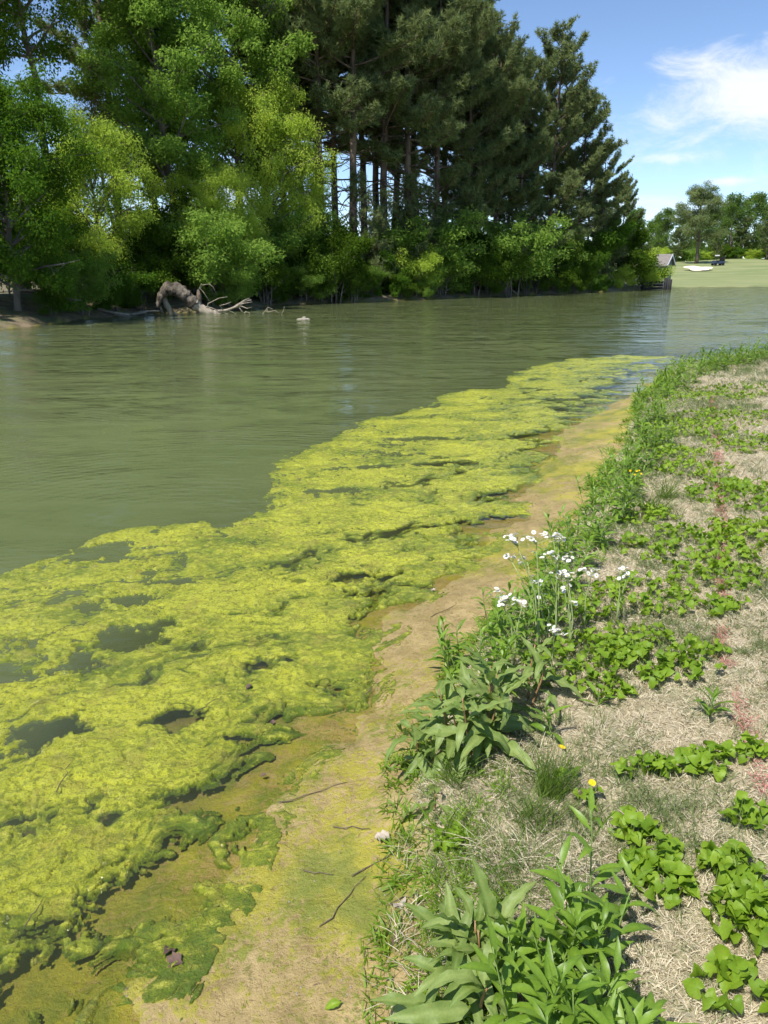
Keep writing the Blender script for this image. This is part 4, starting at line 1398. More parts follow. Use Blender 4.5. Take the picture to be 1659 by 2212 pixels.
for i, (px, py, rx, ry, n, lab) in enumerate([(1610, 1075, .45, .5, 150, 'dense violet patch at the right picture edge beyond the red line'), (1640, 1170, .35, .45, 110, 'violet patch at the right edge beside the wide band'),
                                             (1500, 1020, .35, .3, 60, 'thin violet patch left of the red line in mid lawn'), (1480, 930, .6, .5, 130, 'violet patch at the middle of the lawn near the bank weeds'),
                                             (1560, 905, .7, .6, 150, 'violet patch astride the far part of the red line'), (1630, 965, .5, .5, 110, 'violet patch near the right edge in the far lawn'),
                                             (1500, 862, .8, .6, 130, 'violet patch close behind the tall bank weeds'), (1600, 850, .9, .7, 130, 'farthest violet patch on the upper lawn'),
                                             (1430, 985, .4, .4, 80, 'violet patch beside the bank weeds in mid lawn'), (1400, 1120, .25, .2, 40, 'sparse violet patch beside the grassy tuft')]):
    violet(px, py, rx, ry, int(n * 1.3), lab, 1.05, merge=True)

# bottom clump: dock in front-left, goldenrod-like weeds to the right
weed(1020, 2170, 5, .25, .05, 9, 'large wavy-leaved dock at the bottom of the bank', 'dock', None, name='dock_plant')
weed(945, 2225, 3, .12, .04, 7, 'low dock rosette at the bottom with long leaves over the mud', 'dock', None, name='dock_plant', droop=.5)
gl_ = 'goldenrod shoots at the bottom of the bank'
for i, (px, py, st, h, n, lab) in enumerate([(1130, 2190, 4, .30, 12, 'leafy shoots between the dock and the tall single shoot'), (1225, 2180, 5, .30, 12, 'leafy shoots in the middle of the bottom clump'),
                                            (1310, 2120, 3, .32, 12, 'leafy shoots at the right side of the bottom clump'), (1180, 2300, 6, .28, 12, 'leafy shoots cut off by the bottom edge, left'),
                                            (1290, 2280, 5, .27, 12, 'leafy shoots cut off by the bottom edge, right'), (1260, 2010, 1, .40, 12, 'tall single shoot rising above the bottom clump')]):
    weed(px, py, st, h, .09 if st > 1 else .005, n, lab, 'lance', gl_, k=1.15, name='goldenrod_shoots')
# the mid dock over the mud edge and its neighbours
weed(1015, 1600, 7, .30, .10, 10, 'sprawling dock with reddish stems over the mud edge', 'dock', None, name='dock_plant', droop=.1)
weed(940, 1640, 3, .22, .06, 7, 'dock leaves hanging down to the mud', 'dock', None, name='dock_plant', droop=.7)
weed(1120, 1530, 3, .26, .08, 8, 'dock with one broad leaf toward the straw', 'dock', None, name='dock_plant', droop=.3)
weed(940, 1740, 1, .10, .02, 6, 'old dock with dark leaves flat on the mud edge', 'dock', None, name='dock_plant', droop=.9)
weed(1050, 1490, 6, .34, .12, 13, 'leafy shoots rising through the sprawling dock', 'lance', None, name='leafy_weed')
weed(1000, 1440, 4, .26, .10, 12, 'leafy shoots at the bank edge above the sprawling dock', 'lance', None, name='leafy_weed')
weed(1535, 1560, 1, .16, .01, 9, 'toothed rosette weed alone on the straw near the red line', 'lance', None, k=1.2, name='rosette_weed')
weed(1200, 1600, 1, .22, .01, 8, 'single stemmed weed beside the rush tuft', 'lance', None, k=1.0, name='rosette_weed')
weed(1290, 1530, 1, .10, .01, 6, 'small yellowish rosette below the violet carpet', 'lance', None, k=.9, name='rosette_weed')

# weeds along the edge of the bank
wl = 'leafy weeds along the edge of the bank'
strip = [(1110, 1400, 5, .30), (1160, 1345, 5, .30), (1100, 1360, 4, .30), (1200, 1290, 6, .34), (1235, 1235, 7, .36), (1270, 1180, 7, .36), (1240, 1190, 6, .34), (1300, 1130, 7, .38), (1325, 1085, 7, .36), (1290, 1110, 6, .34), (1340, 1040, 7, .36)]
for i, (px, py, st, h) in enumerate(strip):
    weed(px, py, st, h, .13, 13, 'upright leafy weed clump at the bank edge, number %s counted from the white flowers' % ['one', 'two', 'three', 'four', 'five', 'six', 'seven', 'eight', 'nine', 'ten', 'eleven'][i] if False else
         ['leafy weeds right behind the white flowers', 'leafy weeds right of the white flower stems', 'leafy weeds left of the white flower stems', 'upright weeds at the bank edge above the white flowers', 'dense upright weeds where the mud shelf narrows', 'tall weeds on the straw side of the bank bulge',
          'tall weeds on the mud side of the bank bulge', 'upright weeds below the yellow flowers', 'upright weeds beside the yellow flowers', 'weeds leaning over the mud below the dark mound', 'weeds just beyond the yellow flowers'][i], 'lance', wl, name='bank_weed')
far_strip = [(1320, 1065, 8, .30), (1305, 1045, 8, .26), (1395, 1010, 8, .34), (1380, 975, 9, .40), (1410, 965, 8, .42), (1390, 930, 9, .44), (1425, 915, 8, .42), (1400, 900, 9, .40), (1385, 880, 8, .36), (1405, 865, 8, .42), (1430, 862, 8, .45), (1420, 845, 8, .42), (1455, 845, 8, .48),
             (1450, 828, 8, .48), (1480, 828, 8, .50), (1475, 815, 8, .50), (1510, 815, 8, .50), (1505, 803, 8, .50), (1540, 805, 8, .50), (1540, 795, 8, .50), (1575, 797, 8, .50), (1575, 788, 8, .55), (1610, 790, 8, .50), (1610, 783, 8, .5), (1645, 786, 8, .55), (1640, 780, 8, .6), (1680, 778, 8, .5), (1720, 775, 8, .5)]
for i, (px, py, st, h) in enumerate(far_strip):
    weed(px, py, st, h * .72, .18 if i < 9 else .26, 13, '%s tall weed clump along the bank edge beyond the yellow flowers' % NTH[i], 'lance', 'weed clumps on the far stretch of the bank', merge=True, k=1.0 if i < 9 else 1.25, name='bank_weed')


# white flowers on branched stems
def flower_mesh(r, petal, disc):
    mb = MB()
    n = 14
    for i in range(n):
        a = 2 * math.pi * i / n
        d = np.array((math.cos(a), math.sin(a), 0)); s = np.array((-d[1], d[0], 0)) * r * .2
        up_ = np.array((0, 0, r * .15))
        mb.add([d * r * .25 - s * .5, d * r * .25 + s * .5, d * r + s + up_, d * r - s + up_], [(0, 1, 2, 3)], random.uniform(.2, .9))
    m1 = mb.mesh('petals', petal, smooth=False)
    th_ = np.linspace(0, 2 * math.pi, 9)[:-1]
    v = [(0, 0, r * .22)] + [(math.cos(a) * r * .34, math.sin(a) * r * .34, r * .05) for a in th_] + [(math.cos(a) * r * .2, math.sin(a) * r * .2, -r * .35) for a in th_]
    f = [(0, 1 + k, 1 + (k + 1) % 8) for k in range(8)]
    md = MB(); md.add(v, f); md.f.append(np.array([(1 + k, 9 + k, 9 + (k + 1) % 8, 1 + (k + 1) % 8) for k in range(8)]))
    return m1, md.mesh('disc', disc)


M_disc = plain_mat('greenish_flower_disc', (0.50, 0.42, 0.06), 0.7, 0.2, 0.3, 60, 0.4)
WP, WDm = flower_mesh(.0115, M_petal, M_disc)
YP, YD = flower_mesh(.013, M_yellow, M_yellow)
M_paleStem = plain_mat('pale_hairy_stem', (0.30, 0.36, 0.14), 0.6, 0.3, 0.2, 20, 0.1)


def white_flower(base, tops, label):
    """base and flower-cluster positions given in the picture"""
    cx, cy, cz = on_lawn(*base)
    root = thing('white_flower_plant', label, 'flower', (cx, cy, cz), 'white flower plants by the bank edge')
    for (tx, ty, nf, dy_) in tops:
        tp = at_Y(tx, ty, cy + dy_) - np.array((cx, cy, cz))
        mid = np.array((tp[0] * .25 + random.gauss(0, .01), tp[1] * .4, tp[2] * .55))
        pts = np.array([(0, 0, -.02), mid * .5 + np.array((0, 0, .01)), mid, mid * .4 + tp * .6, tp * .97])
        sm = MB(); sm.tube(pts, [.0042, .0038, .0032, .0025, .0015], 5)
        obj('stem', sm.mesh('stem', M_paleStem), root)
        for i in range(int(nf * 2.0)):
            off = np.array((random.gauss(0, .022), random.gauss(0, .018), random.gauss(0, .010)))
            p_ = tp + off
            bm_ = MB(); bm_.tube([pts[3] * .35 + tp * .65, p_ - np.array((0, 0, .006))], [.0012, .0010], 3, cap=False)
            obj('flower_stalk', bm_.mesh('flower_stalk', M_paleStem), root)
            M = Matrix.Translation(p_) @ Euler((random.gauss(-.2, .45), random.gauss(0, .45), random.uniform(0, 6))).to_matrix().to_4x4() @ Matrix.Scale(random.uniform(.7, 1.1), 4)
            fo = obj('flower_head', WDm, root, M)
            obj('petals', WP, fo)
        for i in range(4):
            u = .2 + .7 * i / 4
            q_ = [float(np.interp(u * 4, np.arange(5), pts[:, e])) for e in range(3)]
            j = random.randrange(4)
            obj('leaf', LANCE_M[j], root, Matrix.Translation(q_) @ rotm(random.uniform(0, 6.28), random.uniform(.2, 1.0)) @ Matrix.Scale(random.uniform(.4, .75) * (1.2 - u), 4))
    return root


for base, tops, lab in [((1165, 1420), [(1112, 1163, 9, 0), (1100, 1200, 4, .02), (1158, 1160, 6, .05), (1138, 1208, 3, .03)], 'tallest white flower plant with clusters against the water edge'),
                        ((1200, 1400), [(1195, 1155, 7, .05), (1208, 1163, 6, .02), (1172, 1195, 4, 0)], 'white flower plant topped by a pair of clusters, right of the tallest'),
                        ((1230, 1400), [(1218, 1206, 6, .03), (1228, 1240, 6, 0), (1212, 1238, 5, .02)], 'white flower plant with three clusters at middle height'),
                        ((1262, 1370), [(1280, 1232, 6, 0)], 'thin white flower stem with one cluster in front of the straw'),
                        ((1330, 1350), [(1340, 1228, 3, .02), (1355, 1243, 5, 0)], 'rightmost white flower stem, faint against the straw'),
                        ((1110, 1440), [(1088, 1296, 11, 0), (1076, 1280, 3, .02), (1128, 1306, 2, 0)], 'leftmost white flower plant leaning over the mud'),
                        ((1190, 1470), [(1198, 1362, 9, 0)], 'lowest white flower plant with one flat cluster'),
                        ((1180, 1400), [(1160, 1255, 4, 0), (1164, 1282, 2, .02)], 'white flower plant with a small cluster amid the leaves'),
                        ((1230, 1410), [(1230, 1272, 2, 0), (1228, 1300, 2, .02)], 'small white flower plant between the carpet and the stems')]:
    white_flower(base, tops, lab)


def buttercup(px, py, bx, by, label, n=1):
    cx, cy, cz = on_lawn(bx, by)
    root = thing('buttercup', label, 'flower', (cx, cy, cz), 'yellow buttercups')
    for i in range(n):
        tp = at_Y(px + random.gauss(0, 7) * (n > 1), py + random.gauss(0, 5) * (n > 1), cy) - np.array((cx, cy, cz))
        sm = MB(); sm.tube([(0, 0, -.01), tp * .5 + np.array((.006, 0, .004)), tp], [.0016, .0013, .0011], 4)
        obj('stem', sm.mesh('stem', M_stem), root)
        fo = obj('flower_head', YD, root, Matrix.Translation(tp) @ Euler((random.gauss(.35, .2), random.gauss(0, .2), 0)).to_matrix().to_4x4())
        obj('petals', YP, fo)
    for i in range(7 * n):
        j = random.randrange(5)
        obj('leaf', HEART_M[j], root, Matrix.Translation((random.gauss(0, .03), random.gauss(0, .03), random.uniform(.015, .06))) @ rotm(random.uniform(0, 6.28), random.uniform(-.4, .4)) @ Matrix.Scale(.5, 4))


buttercup(1214, 1614, 1225, 1690, 'upper of the two near buttercups, above the rush tuft')
buttercup(1279, 1691, 1262, 1740, 'lower of the two near buttercups, right of the rush tuft')
buttercup(1372, 1022, 1372, 1050, 'cluster of small yellow flowers in the bank weeds', 7)


def tuft_thing(px, py, n, h, spread, width, curl, lean, mat, label, name='grass_tuft', seed=1, k=1.0, group=None, segs=4):
    cx, cy, cz = on_lawn(px, py)
    root = thing(name, label, 'grass', (cx, cy, cz), group)
    obj('blades', blade_tuft(seed, n, h, spread, width, curl, mat, lean, 'blades', segs), root)
    return root


tuft_thing(1190, 1715, 230, .20, .055, .0024, .35, .28, M_rush, 'dense upright rush tuft in the straw left of the buttercups', 'rush_tuft', 700)
tuft_thing(1160, 1780, 120, .17, .07, .0024, .5, .4, M_rush, 'looser rush tuft just below the dense upright one', 'rush_tuft', 701)
tuft_thing(985, 1690, 80, .20, .045, .0034, .5, .4, M_rush, 'sedge tuft hanging over the mud below the sprawling dock', 'sedge_tuft', 702)
tuft_thing(962, 1815, 7, .17, .012, .0075, .35, .4, M_weedgreen, 'few broad bright grass blades at the foot of the bank', 'broad_grass', 703)
tuft_thing(1120, 1900, 260, .15, .13, .0024, .8, .6, M_rush, 'flattened green rush patch above the bottom clump', 'rush_tuft', 704)
tuft_thing(1000, 1950, 200, .09, .12, .0026, .7, .6, M_weedgreen, 'short bright grass on the bank slope left of the rushes', 'slope_grass', 705)
tuft_thing(960, 2060, 160, .09, .09, .0026, .7, .6, M_weedgreen, 'short bright grass left of the bottom dock', 'slope_grass', 706)
tuft_thing(1040, 1780, 200, .10, .12, .0024, .7, .6, M_weedgreen, 'short bright grass between the sedge and the rushes', 'slope_grass', 707)
for i, (px, py, n, h, lab) in enumerate([(1090, 1855, 240, .13, 'matted straw in the middle of the bank slope'), (1220, 1930, 240, .12, 'matted straw tussock above the tall single shoot'), (1120, 1640, 220, .12, 'straw tussock between the dock and the rush tuft'),
                                         (1190, 1870, 200, .13, 'straw hanging over beside the flattened rushes'), (920, 2010, 140, .10, 'brown straw at the mud edge left of the slope grass'), (915, 1850, 120, .09, 'brown straw at the mud edge below the broad grass'), (905, 2150, 120, .10, 'brown straw at the mud edge beside the bottom dock'),
                                         (1290, 1870, 160, .09, 'straw between the tussock and the largest violet patch')]):
    tuft_thing(px, py, n, h, .11, .0022, 1.6, .9, M_straw, lab, 'straw_tussock', 720 + i, group='straw tussocks on the bank slope')
for i, (px, py, lab) in enumerate([(1405, 1110, 'spiky green grass tuft beside the lower bank weeds'), (1440, 1080, 'small green grass tuft right of the spiky one')]):
    tuft_thing(px, py, 90, .20, .07, .005, .4, .45, M_rush, lab, 'grass_tuft', 740 + i)

# low green cover running along the bank edge, under the weeds
x, y, z, zz, r, g = lawn_points(26000, 24, 1.2, 521, R(-3), R(36))
m = (zz['dB'] > -.10) & (zz['dB'] < .30 + .028 * r) & (~zz['inside']) & (~zz['far']) & (fbm(x * 2.2, y * 2.2, 3, 523) > -.15)
weed_t = [blade_tuft(360 + i, 14, .05, .035, .0055, .9, M_weedgreen, .9, 'weed_tuft') for i in range(3)]
do_scatter('bank_edge_grass', weed_t, x[m], y[m], z[m], r[m], g, 1.0, 'low bright grass and clover along the bank edge', .05)
# green film bristling on the mud
x, y, z, zz, r, g = lawn_points(16000, 9, 1.3, 531, R(-20), R(20), 1.3)
m = (zz['dB'] < .02) & (~zz['inside']) & (~zz['far']) & (fbm(x * 1.3 + 3, y * 1.3, 4, 61) + .3 * fbm(x * 5, y * 5, 3, 62) > .0)
M_moss = leaf_mat('mud_moss', (0.16, 0.20, 0.012), (0.36, 0.34, 0.02), 0.25, 0.6, 0.3, vary=0.5)
moss_t = [blade_tuft(380 + i, 12, .008, .022, .0018, .8, M_moss, 1.0, 'moss_tuft', 2) for i in range(3)]
do_scatter('mud_moss', moss_t, x[m], y[m], z[m], r[m], g, 1.0, 'thin yellow-green moss film on the sandy mud', .12)

# ------------------------------------------------------------------ things on the far shore
print('far props')


def poly_D(pts, Y0):
    return np.array([at_Y(p_[0], p_[1], Y0 + (p_[2] if len(p_) > 2 else 0)) for p_ in pts])


YL = 39.5
lb = poly_D([(340, 668), (346, 640), (360, 624), (378, 624), (396, 634), (412, 650), (428, 664), (448, 674), (478, 682)], YL)
root = thing('fallen_log', 'shaggy arched fallen trunk lying from the far bank into the water', 'log', tuple(lb[6] * np.array((1, 1, 0))))
base = np.array(root.location)
mb = MB()
fine_t = np.linspace(0, len(lb) - 1, 36)
lp = np.stack([np.interp(fine_t, np.arange(len(lb)), lb[:, k]) for k in range(3)], -1)
for _ in range(2):
    lp[1:-1] = (lp[:-2] + lp[1:-1] * 2 + lp[2:]) / 4
lr = np.interp(fine_t, np.arange(len(lb)), [.08, .17, .28, .33, .33, .31, .28, .22, .10]) * (1 + .10 * np.sin(fine_t * 9) + rng.normal(size=36) * .05)
mb.tube(lp[:26] - base, lr[:26], 16)
mb.v[0] = mb.v[0] + rng.normal(size=mb.v[0].shape) * .03
obj('trunk', mb.mesh('log_trunk', M_log), root)
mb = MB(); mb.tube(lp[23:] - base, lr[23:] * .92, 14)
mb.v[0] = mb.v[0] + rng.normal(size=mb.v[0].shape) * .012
obj('pale_trunk', mb.mesh('pale_trunk', M_deadwood), root)  # lower stretch of the trunk in the paler wood colour
for pts, r0 in [([(352, 640), (358, 655), (366, 668), (368, 684)], .16), ([(338, 652), (345, 664), (352, 676)], .09)]:
    mb = MB(); q_ = poly_D(pts, YL + .3) - base
    mb.tube(q_, np.linspace(r0, r0 * .8, len(q_)), 8)
    obj('root_stub', mb.mesh('root_stub', M_deadwood), root)
mb = MB(); q_ = poly_D([(430, 664), (428, 650), (430, 640), (428, 626)], YL + .2) - base
mb.tube(q_, [.22, .17, .13, .05], 8); obj('root_stub', mb.mesh('root_stub', M_bark_pine), root)

root = thing('dead_branches', 'bleached dead branches fanning out of the water right of the log', 'branches', tuple(at_z(470, 676)) + (0,))
base = np.array(root.location)
for pts, r0 in [([(424, 676), (455, 672), (490, 669), (512, 664), (528, 652), (543, 648)], .085), ([(500, 667), (512, 655), (530, 648), (540, 644)], .04), ([(505, 665), (520, 662), (535, 664), (545, 663)], .04),
                ([(512, 664), (522, 655), (536, 652), (545, 652)], .035), ([(470, 671), (460, 664), (448, 662), (440, 668)], .035), ([(482, 670), (478, 660), (488, 655), (500, 652)], .03), ([(448, 668), (452, 655), (470, 645), (492, 641)], .03),
                ([(452, 650), (440, 632), (432, 622), (436, 612)], .022), ([(436, 616), (450, 613), (462, 622), (468, 636)], .02), ([(436, 620), (428, 626), (424, 634)], .018), ([(490, 668), (505, 674), (518, 682)], .03),
                ([(515, 662), (522, 670), (530, 680)], .028), ([(520, 684), (530, 674), (540, 678), (544, 686)], .028), ([(462, 673), (480, 676), (500, 680)], .035),
                ([(563, 684), (570, 672), (580, 666), (590, 668)], .026), ([(572, 671), (582, 674), (592, 672), (606, 678)], .022), ([(577, 668), (580, 678), (576, 684)], .016), ([(607, 680), (612, 670), (614, 662)], .016), ([(400, 646), (392, 636)], .03)]:
    mb = MB(); q_ = poly_D(pts, YL) - base
    q_[1:-1] += rng.normal(size=(len(q_) - 2, 3)) * .04
    mb.tube(q_, np.linspace(r0, r0 * .35, len(q_)), 6)
    obj('branch', mb.mesh('branch', M_deadwood), root)

for i, (pts, r0, lab) in enumerate([([(213, 680), (245, 676), (280, 680)], .075, 'longest bleached driftwood stick left of the log'), ([(222, 674), (250, 680), (285, 684)], .06, 'bleached driftwood stick crossing the longest one'), ([(262, 682), (292, 679), (316, 674)], .07, 'bleached driftwood stick pointing up to the right'),
                                    ([(205, 672), (225, 676), (240, 683)], .05, 'short driftwood stick at the left of the pile'), ([(290, 676), (318, 672), (345, 671)], .05, 'thin driftwood stick reaching toward the log'), ([(384, 684), (376, 674)], .06, 'short pale stake standing in front of the log')]):
    Y0 = 37.0 + .35 * i
    q_ = poly_D(pts, Y0)
    zs = np.maximum(q_[:, 2], [gz(a_[0], a_[1]) + .05 for a_ in q_]) if i < 5 else q_[:, 2]
    q_[:, 2] = zs
    mb = MB(); mb.tube(q_ - q_[0], np.linspace(r0, r0 * .6, len(q_)), 7)
    o = obj('driftwood_stick', mb.mesh('driftwood_stick', M_deadwood)); o.location = q_[0]
    tag(o, lab, 'driftwood', 'driftwood on the far bank')


def lump(name, r, sc, seed, mat, n=10):
    g = np.random.default_rng(seed)
    u = np.linspace(0, math.pi, n); v = np.linspace(0, 2 * math.pi, 2 * n, endpoint=False)
    U, V = np.meshgrid(u, v, indexing='ij')
    rr = r * (1 + .22 * fbm(np.cos(V) * np.sin(U) * 2 + seed, np.cos(U) * 2 + np.sin(V) * np.sin(U) * 2, 3, seed))
    P_ = np.stack([rr * np.sin(U) * np.cos(V) * sc[0], rr * np.sin(U) * np.sin(V) * sc[1], rr * np.cos(U) * sc[2]], -1)
    m_ = 2 * n
    idx = np.arange(n * m_).reshape(n, m_); nx = np.roll(idx, -1, 1)
    mb = MB(); mb.add(P_.reshape(-1, 3), np.stack([idx[:-1], idx[1:], nx[1:], nx[:-1]], -1).reshape(-1, 4))
    return mb.mesh(name, mat)


M_stone = plain_mat('pale_stone', (0.27, 0.25, 0.20), 0.8, 0.3, 0.3, 6, 0.6)
M_shell = plain_mat('dark_turtle_shell', (0.10, 0.10, 0.07), 0.5, 0.4, 0.4, 12, 0.4)
q_ = at_z(655, 690)
root = thing('pond_stone', 'small pale stone breaking the water surface right of the log', 'stone', (q_[0], q_[1], 0))
obj('stone', lump('stone', .24, (1.25, .8, .28), 3, M_stone), root, loc=(0, 0, .0))
obj('cap_stone', lump('cap_stone', .08, (1.1, .8, .6), 5, M_stone), root, loc=(.05, 0, .08))

# bulkhead at the tip of the point
M_tar = plain_mat('tarred_wood', (0.028, 0.026, 0.026), 0.8, 0.2, 0.3, 4, 0.4)
bp = at_Y(1412, 623, 88.5)
root = thing('wooden_bulkhead', 'black timber bulkhead at the waterline below the shed', 'bulkhead', (bp[0], bp[1], 0))
for i in range(3):
    mb = MB(); mb.box((-.2, .1, .15 + .31 * i), (2.5, .12, .28)); obj('plank', mb.mesh('plank', M_tar, False), root)
for dx_, h_ in ((1.25, 1.25), (1.75, 1.1), (-1.2, 1.1)):
    mb = MB(); mb.tube([(dx_, -.05, -.6), (dx_ + .02, -.05, h_)], [.2, .19], 9); obj('post', mb.mesh('post', M_tar), root)

# shed
YS = 97.0
sb = at_Y(1407, 612, YS)
szg = gz(sb[0], sb[1])
peak = at_Y(1418, 549, YS)[2] - szg
eave = at_Y(1418, 568, YS)[2] - szg
M_siding = plain_mat('grey_siding', (0.19, 0.205, 0.20), 0.7, 0.3, 0.1, 3, 0.15, stretch=(1, 1, 6))
M_shingle = plain_mat('weathered_shingle', (0.19, 0.172, 0.158), 0.9, 0.2, 0.18, 5, 0.5)
M_trim = plain_mat('white_trim', (0.75, 0.76, 0.76), 0.6, 0.3, 0.05, 5, 0.05)
root = thing('shed', 'small grey shed with a shingled gable roof behind the point', 'shed', (sb[0], sb[1], szg), rz=R(-38))
w2, l2 = 1.2, 1.9                        # gable end on local +X
mb = MB()
mb.add([(-l2, -w2, -.4), (l2, -w2, -.4), (l2, w2, -.4), (-l2, w2, -.4), (-l2, -w2, eave), (l2, -w2, eave), (l2, w2, eave), (-l2, w2, eave), (-l2, 0, peak - .12), (l2, 0, peak - .12)],
       [(0, 1, 5, 4), (2, 3, 7, 6), (1, 2, 6, 5), (3, 0, 4, 7)])
mb.f.append(np.array([(5, 6, 9), (7, 4, 8)]))
obj('wall', mb.mesh('wall', M_siding, False), root)
rl, ov = l2 + .3, .35
sl = (peak - eave) / w2
for sgn, nm in ((-1, 'roof_slope'), (1, 'roof_slope')):
    e_ = (0, sgn * (w2 + ov), eave - sl * ov)
    mb = MB()
    mb.add([(-rl, e_[1], e_[2]), (rl, e_[1], e_[2]), (rl, 0, peak), (-rl, 0, peak), (-rl, e_[1], e_[2] - .1), (rl, e_[1], e_[2] - .1), (rl, 0, peak - .1), (-rl, 0, peak - .1)],
           [(0, 1, 2, 3), (4, 7, 6, 5), (0, 4, 5, 1), (1, 5, 6, 2), (0, 3, 7, 4)])
    obj(nm, mb.mesh(nm, M_shingle, False), root)
    mb = MB()
    mb.add([(rl + .02, e_[1], e_[2] + .02), (rl + .02, 0, peak + .02), (rl + .02, 0, peak - .22), (rl + .02, e_[1], e_[2] - .22), (rl + .06, e_[1], e_[2] + .02), (rl + .06, 0, peak + .02), (rl + .06, 0, peak - .22), (rl + .06, e_[1], e_[2] - .22)],
           [(0, 1, 2, 3), (4, 7, 6, 5), (0, 4, 5, 1), (3, 2, 6, 7)])
    obj('bargeboard', mb.mesh('bargeboard', M_trim, False), root)

# bunker: sand sheet lying in the slope, with a grassy lip behind
M_sand = plain_mat('bunker_sand', (0.68, 0.61, 0.47), 0.9, 0.2, 0.1, 1.5, 0.3)
bc_ = golf_spot(1510, 138)
n_, m_ = 7, 36
V_ = [(0, 0, 0)]
F_ = []
for i in range(1, n_):
    for j in range(m_):
        a_ = 2 * math.pi * j / m_
        rr = i / (n_ - 1) * (1 + .18 * math.sin(3 * a_ + 1) + .12 * math.sin(5 * a_))
        u_, v_ = 2.2 * rr * math.cos(a_), 1.7 * rr * math.sin(a_)
        V_.append((u_, v_, land(np.array([bc_[0] + u_]), np.array([bc_[1] + v_]))[0][0] - bc_[2] + .05 + .16 * (v_ + 2.3) * (1 if rr < 1.2 else 1)))
F3 = [(0, 1 + j, 1 + (j + 1) % m_) for j in range(m_)]
F4 = [(1 + i * m_ + j, 1 + (i + 1) * m_ + j, 1 + (i + 1) * m_ + (j + 1) % m_, 1 + i * m_ + (j + 1) % m_) for i in range(n_ - 2) for j in range(m_)]
V_[0] = (0, 0, .05 + .16 * 2.3)
mb = MB(); mb.add(V_, F3); mb.f.append(np.array(F4))
o = obj('sand_bunker', mb.mesh('sand_bunker', M_sand)); o.location = bc_; o['kind'] = 'structure'

# golf cart on the far fairway
M_cartblue = plain_mat('dark_blue_body', (0.035, 0.05, 0.10), 0.4, 0.4, 0.1, 4, 0.05)
M_black = plain_mat('black_rubber', (0.012, 0.012, 0.013), 0.7, 0.3, 0.1, 4, 0.1)
M_white = plain_mat('white_plastic', (0.7, 0.7, 0.68), 0.5, 0.3, 0.05, 4, 0.05)
cs = golf_spot(1552, 150)
root = thing('golf_cart', 'dark open golf cart with bags standing on the far fairway', 'golf cart', tuple(cs), rz=R(8))


def part(nm, build, mat, parent=root):
    mb_ = MB(); build(mb_); return obj(nm, mb_.mesh(nm, mat, False), parent)


part('chassis', lambda b: (b.box((0, 0, .38), (2.1, 1.0, .14)), b.box((.55, 0, .58), (1.0, 1.1, .36))), M_cartblue)
part('front_cowl', lambda b: (b.box((-.78, 0, .62), (.40, 1.0, .46)), b.box((-.98, 0, .52), (.18, .9, .28))), M_cartblue)
part('windscreen_post', lambda b: b.tube([(-.62, -.45, .8), (-.40, -.45, 1.75)], [.045, .04], 6), M_black)
part('windscreen_post', lambda b: b.tube([(-.62, .45, .8), (-.40, .45, 1.75)], [.045, .04], 6), M_black)
part('header_box', lambda b: b.box((-.30, 0, 1.78), (.36, 1.0, .2)), M_white)
part('steering_wheel', lambda b: b.tube([(-.25 + .03 * math.cos(a_), .25 + .2 * math.cos(a_), 1.05 + .2 * math.sin(a_)) for a_ in np.linspace(0, 6.28, 12)], .025, 5), M_black)
part('seat', lambda b: b.box((.35, 0, .84), (.55, 1.1, .16)), M_black)
part('seat_back', lambda b: b.box((.62, 0, 1.15), (.14, 1.1, .5)), M_black)
part('golf_bag', lambda b: b.tube([(.90, -.25, .5), (.98, -.25, 1.15), (1.0, -.25, 1.55)], [.17, .19, .14], 9), M_black)
part('golf_bag', lambda b: b.tube([(.90, .25, .5), (.98, .25, 1.15), (1.0, .25, 1.5)], [.17, .19, .14], 9), M_black)
for wx_ in (-.78, .72):
    for wy_ in (-.52, .52):
        part('wheel', lambda b: b.tube([(wx_, wy_ - .1, .25), (wx_, wy_ + .1, .25)], [.25, .25], 16), M_black)

# ------------------------------------------------------------------ litter on the mud
LIT = [to_mesh('dead_leaf', strip_leaf(.085, .05, 8, .2, a_, .35, 800 + i, 'dock', 2, .5), M_deadleaf) for i, a_ in enumerate((.3, .9))]
PAL = [to_mesh('pale_leaf', strip_leaf(.07, .045, 8, .3, a_, .45, 810 + i, 'dock', 2, .8), M_paleleaf) for i, a_ in enumerate((.3, 1.2))]
GRL = to_mesh('green_leaf', strip_leaf(.075, .03, 8, .5, .9, .2, 820, 'dock', 2, .4), M_violet)


def litter(px, py, me, name, label, sc_, rz, z_=None):
    q_ = at_z(px, py, .05)
    for _ in range(3):
        zz_ = max(gz(q_[0], q_[1]), 0.006) + .012
        q_ = at_z(px, py, zz_)
    o_ = obj(name, me)
    o_.matrix_basis = Matrix.Translation((q_[0], q_[1], zz_)) @ Euler((random.gauss(0, .15), random.gauss(0, .2), rz)).to_matrix().to_4x4() @ Matrix.Scale(sc_, 4)
    tag(o_, label, 'leaf', 'fallen leaves on the mud')


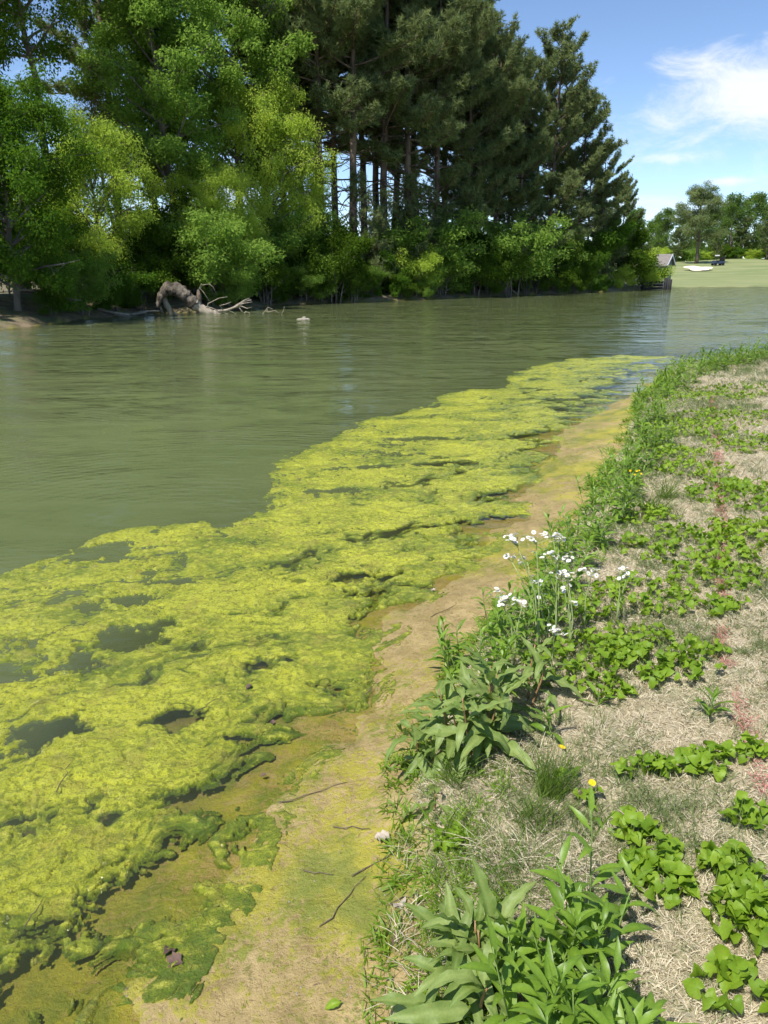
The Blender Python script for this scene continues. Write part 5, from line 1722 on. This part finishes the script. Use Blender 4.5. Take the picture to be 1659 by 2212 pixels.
litter(395, 2080, LIT[0], 'dead_leaf', 'purple-brown dead leaf in the shallow water near the bottom', .95, 1.2)
litter(352, 2062, LIT[1], 'dead_leaf', 'purple-brown dead leaf overlapping the other near the bottom', .85, -.6)
litter(845, 1812, PAL[0], 'pale_leaf', 'bleached crumpled leaf on the yellow-green mud', .9, 1.3)
litter(866, 1965, PAL[1], 'pale_leaf', 'pale dead leaf at the mud edge beside the straw', 1.0, .2)
litter(740, 2165, GRL, 'green_leaf', 'curled green leaf lying on the mud at the bottom', .8, 1.8)
litter(590, 1565, LIT[0], 'dead_leaf', 'brownish leaf on the algae right of the dark water gap', .45, .3)
litter(545, 1480, LIT[1], 'dead_leaf', 'small brown leaf on the algae mat', .5, 2.0)
litter(870, 2010, LIT[1], 'dead_leaf', 'dark wet leaf at the mud edge by the straw', .8, 2.6)
litter(940, 1275, PAL[0], 'pale_leaf', 'small pale leaf at the far waterline', .6, .7)
litter(575, 1672, LIT[0], 'dead_leaf', 'dark leaf scrap floating by the algae edge', .35, 1.6)
tl = ['long thin twig slanting across the lower mud', 'twig lying along the algae edge', 'short dark twig beside the algae', 'thin twig on the upper mud', 'bent twig on the mud near the dock', 'twig reaching out of the straw onto the mud', 'twig in the algae at the left', 'fine twig in the algae at the bottom left', 'twig at the foot of the slope grass', 'short twig in mid mud', 'twig half sunk in the algae gap']
for i, (ax_, ay_, bx_, by_) in enumerate([(690, 2010, 790, 1912), (600, 1722, 750, 1690), (790, 1490, 815, 1462), (930, 1330, 985, 1305), (655, 1880, 720, 1898), (760, 1905, 890, 1850), (50, 1990, 90, 1930), (120, 1700, 150, 1640), (840, 1985, 905, 1975), (720, 1790, 800, 1812), (420, 1530, 470, 1500)]):
    a_ = np.append(at_z(ax_, ay_, .05), 0); b_ = np.append(at_z(bx_, by_, .05), 0)
    pts = np.array([a_ + (b_ - a_) * u_ for u_ in np.linspace(0, 1, 6)])
    pts[1:-1, :2] += rng.normal(size=(4, 2)) * .008
    pts[:, 2] = [max(gz(p_[0], p_[1]), .02) + .006 for p_ in pts]
    mb = MB(); mb.tube(pts - pts[0], np.linspace(.0026, .0012, 6), 5)
    o = obj('twig', mb.mesh('twig', M_twig)); o.location = pts[0]
    tag(o, tl[i], 'twig', 'twigs on the mud and algae')

# crumbs of dead plant stuff lying on the mud
x, y, z, zz, r, g = lawn_points(5200, 10, 1.3, 541, R(-28), R(20), 1.3)
m = (zz['dB'] < .05) & (~zz['far']) & (z > -.015)
M_crumb = plain_mat('rotting_straw', (0.16, 0.11, 0.06), 0.8, 0.2, 0.5, 30, 0.3)
crumb_t = [blade_tuft(390 + i, 3, .022, .05, .0016, .3, M_crumb, 6.0, 'crumb', 2) for i in range(4)]
do_scatter('mud_litter', crumb_t, x[m], y[m], z[m] + .004, r[m], g, 1.0, 'dark crumbs of rotting straw scattered on the mud', .12)
peb = [lump('pebble', .004, (1.2, 1, .6), 40 + i, M_stone, 5) for i in range(3)]
x, y, z, zz, r, g = lawn_points(1100, 9, 1.3, 551, R(-28), R(20), 1.3)
m = (zz['dB'] < .0) & (~zz['far']) & (z > -.01)
o = do_scatter('mud_pebbles', peb, x[m], y[m], z[m], r[m], g, .8, 'small pebbles and clods on the mud', .05)
o['category'] = 'pebbles'
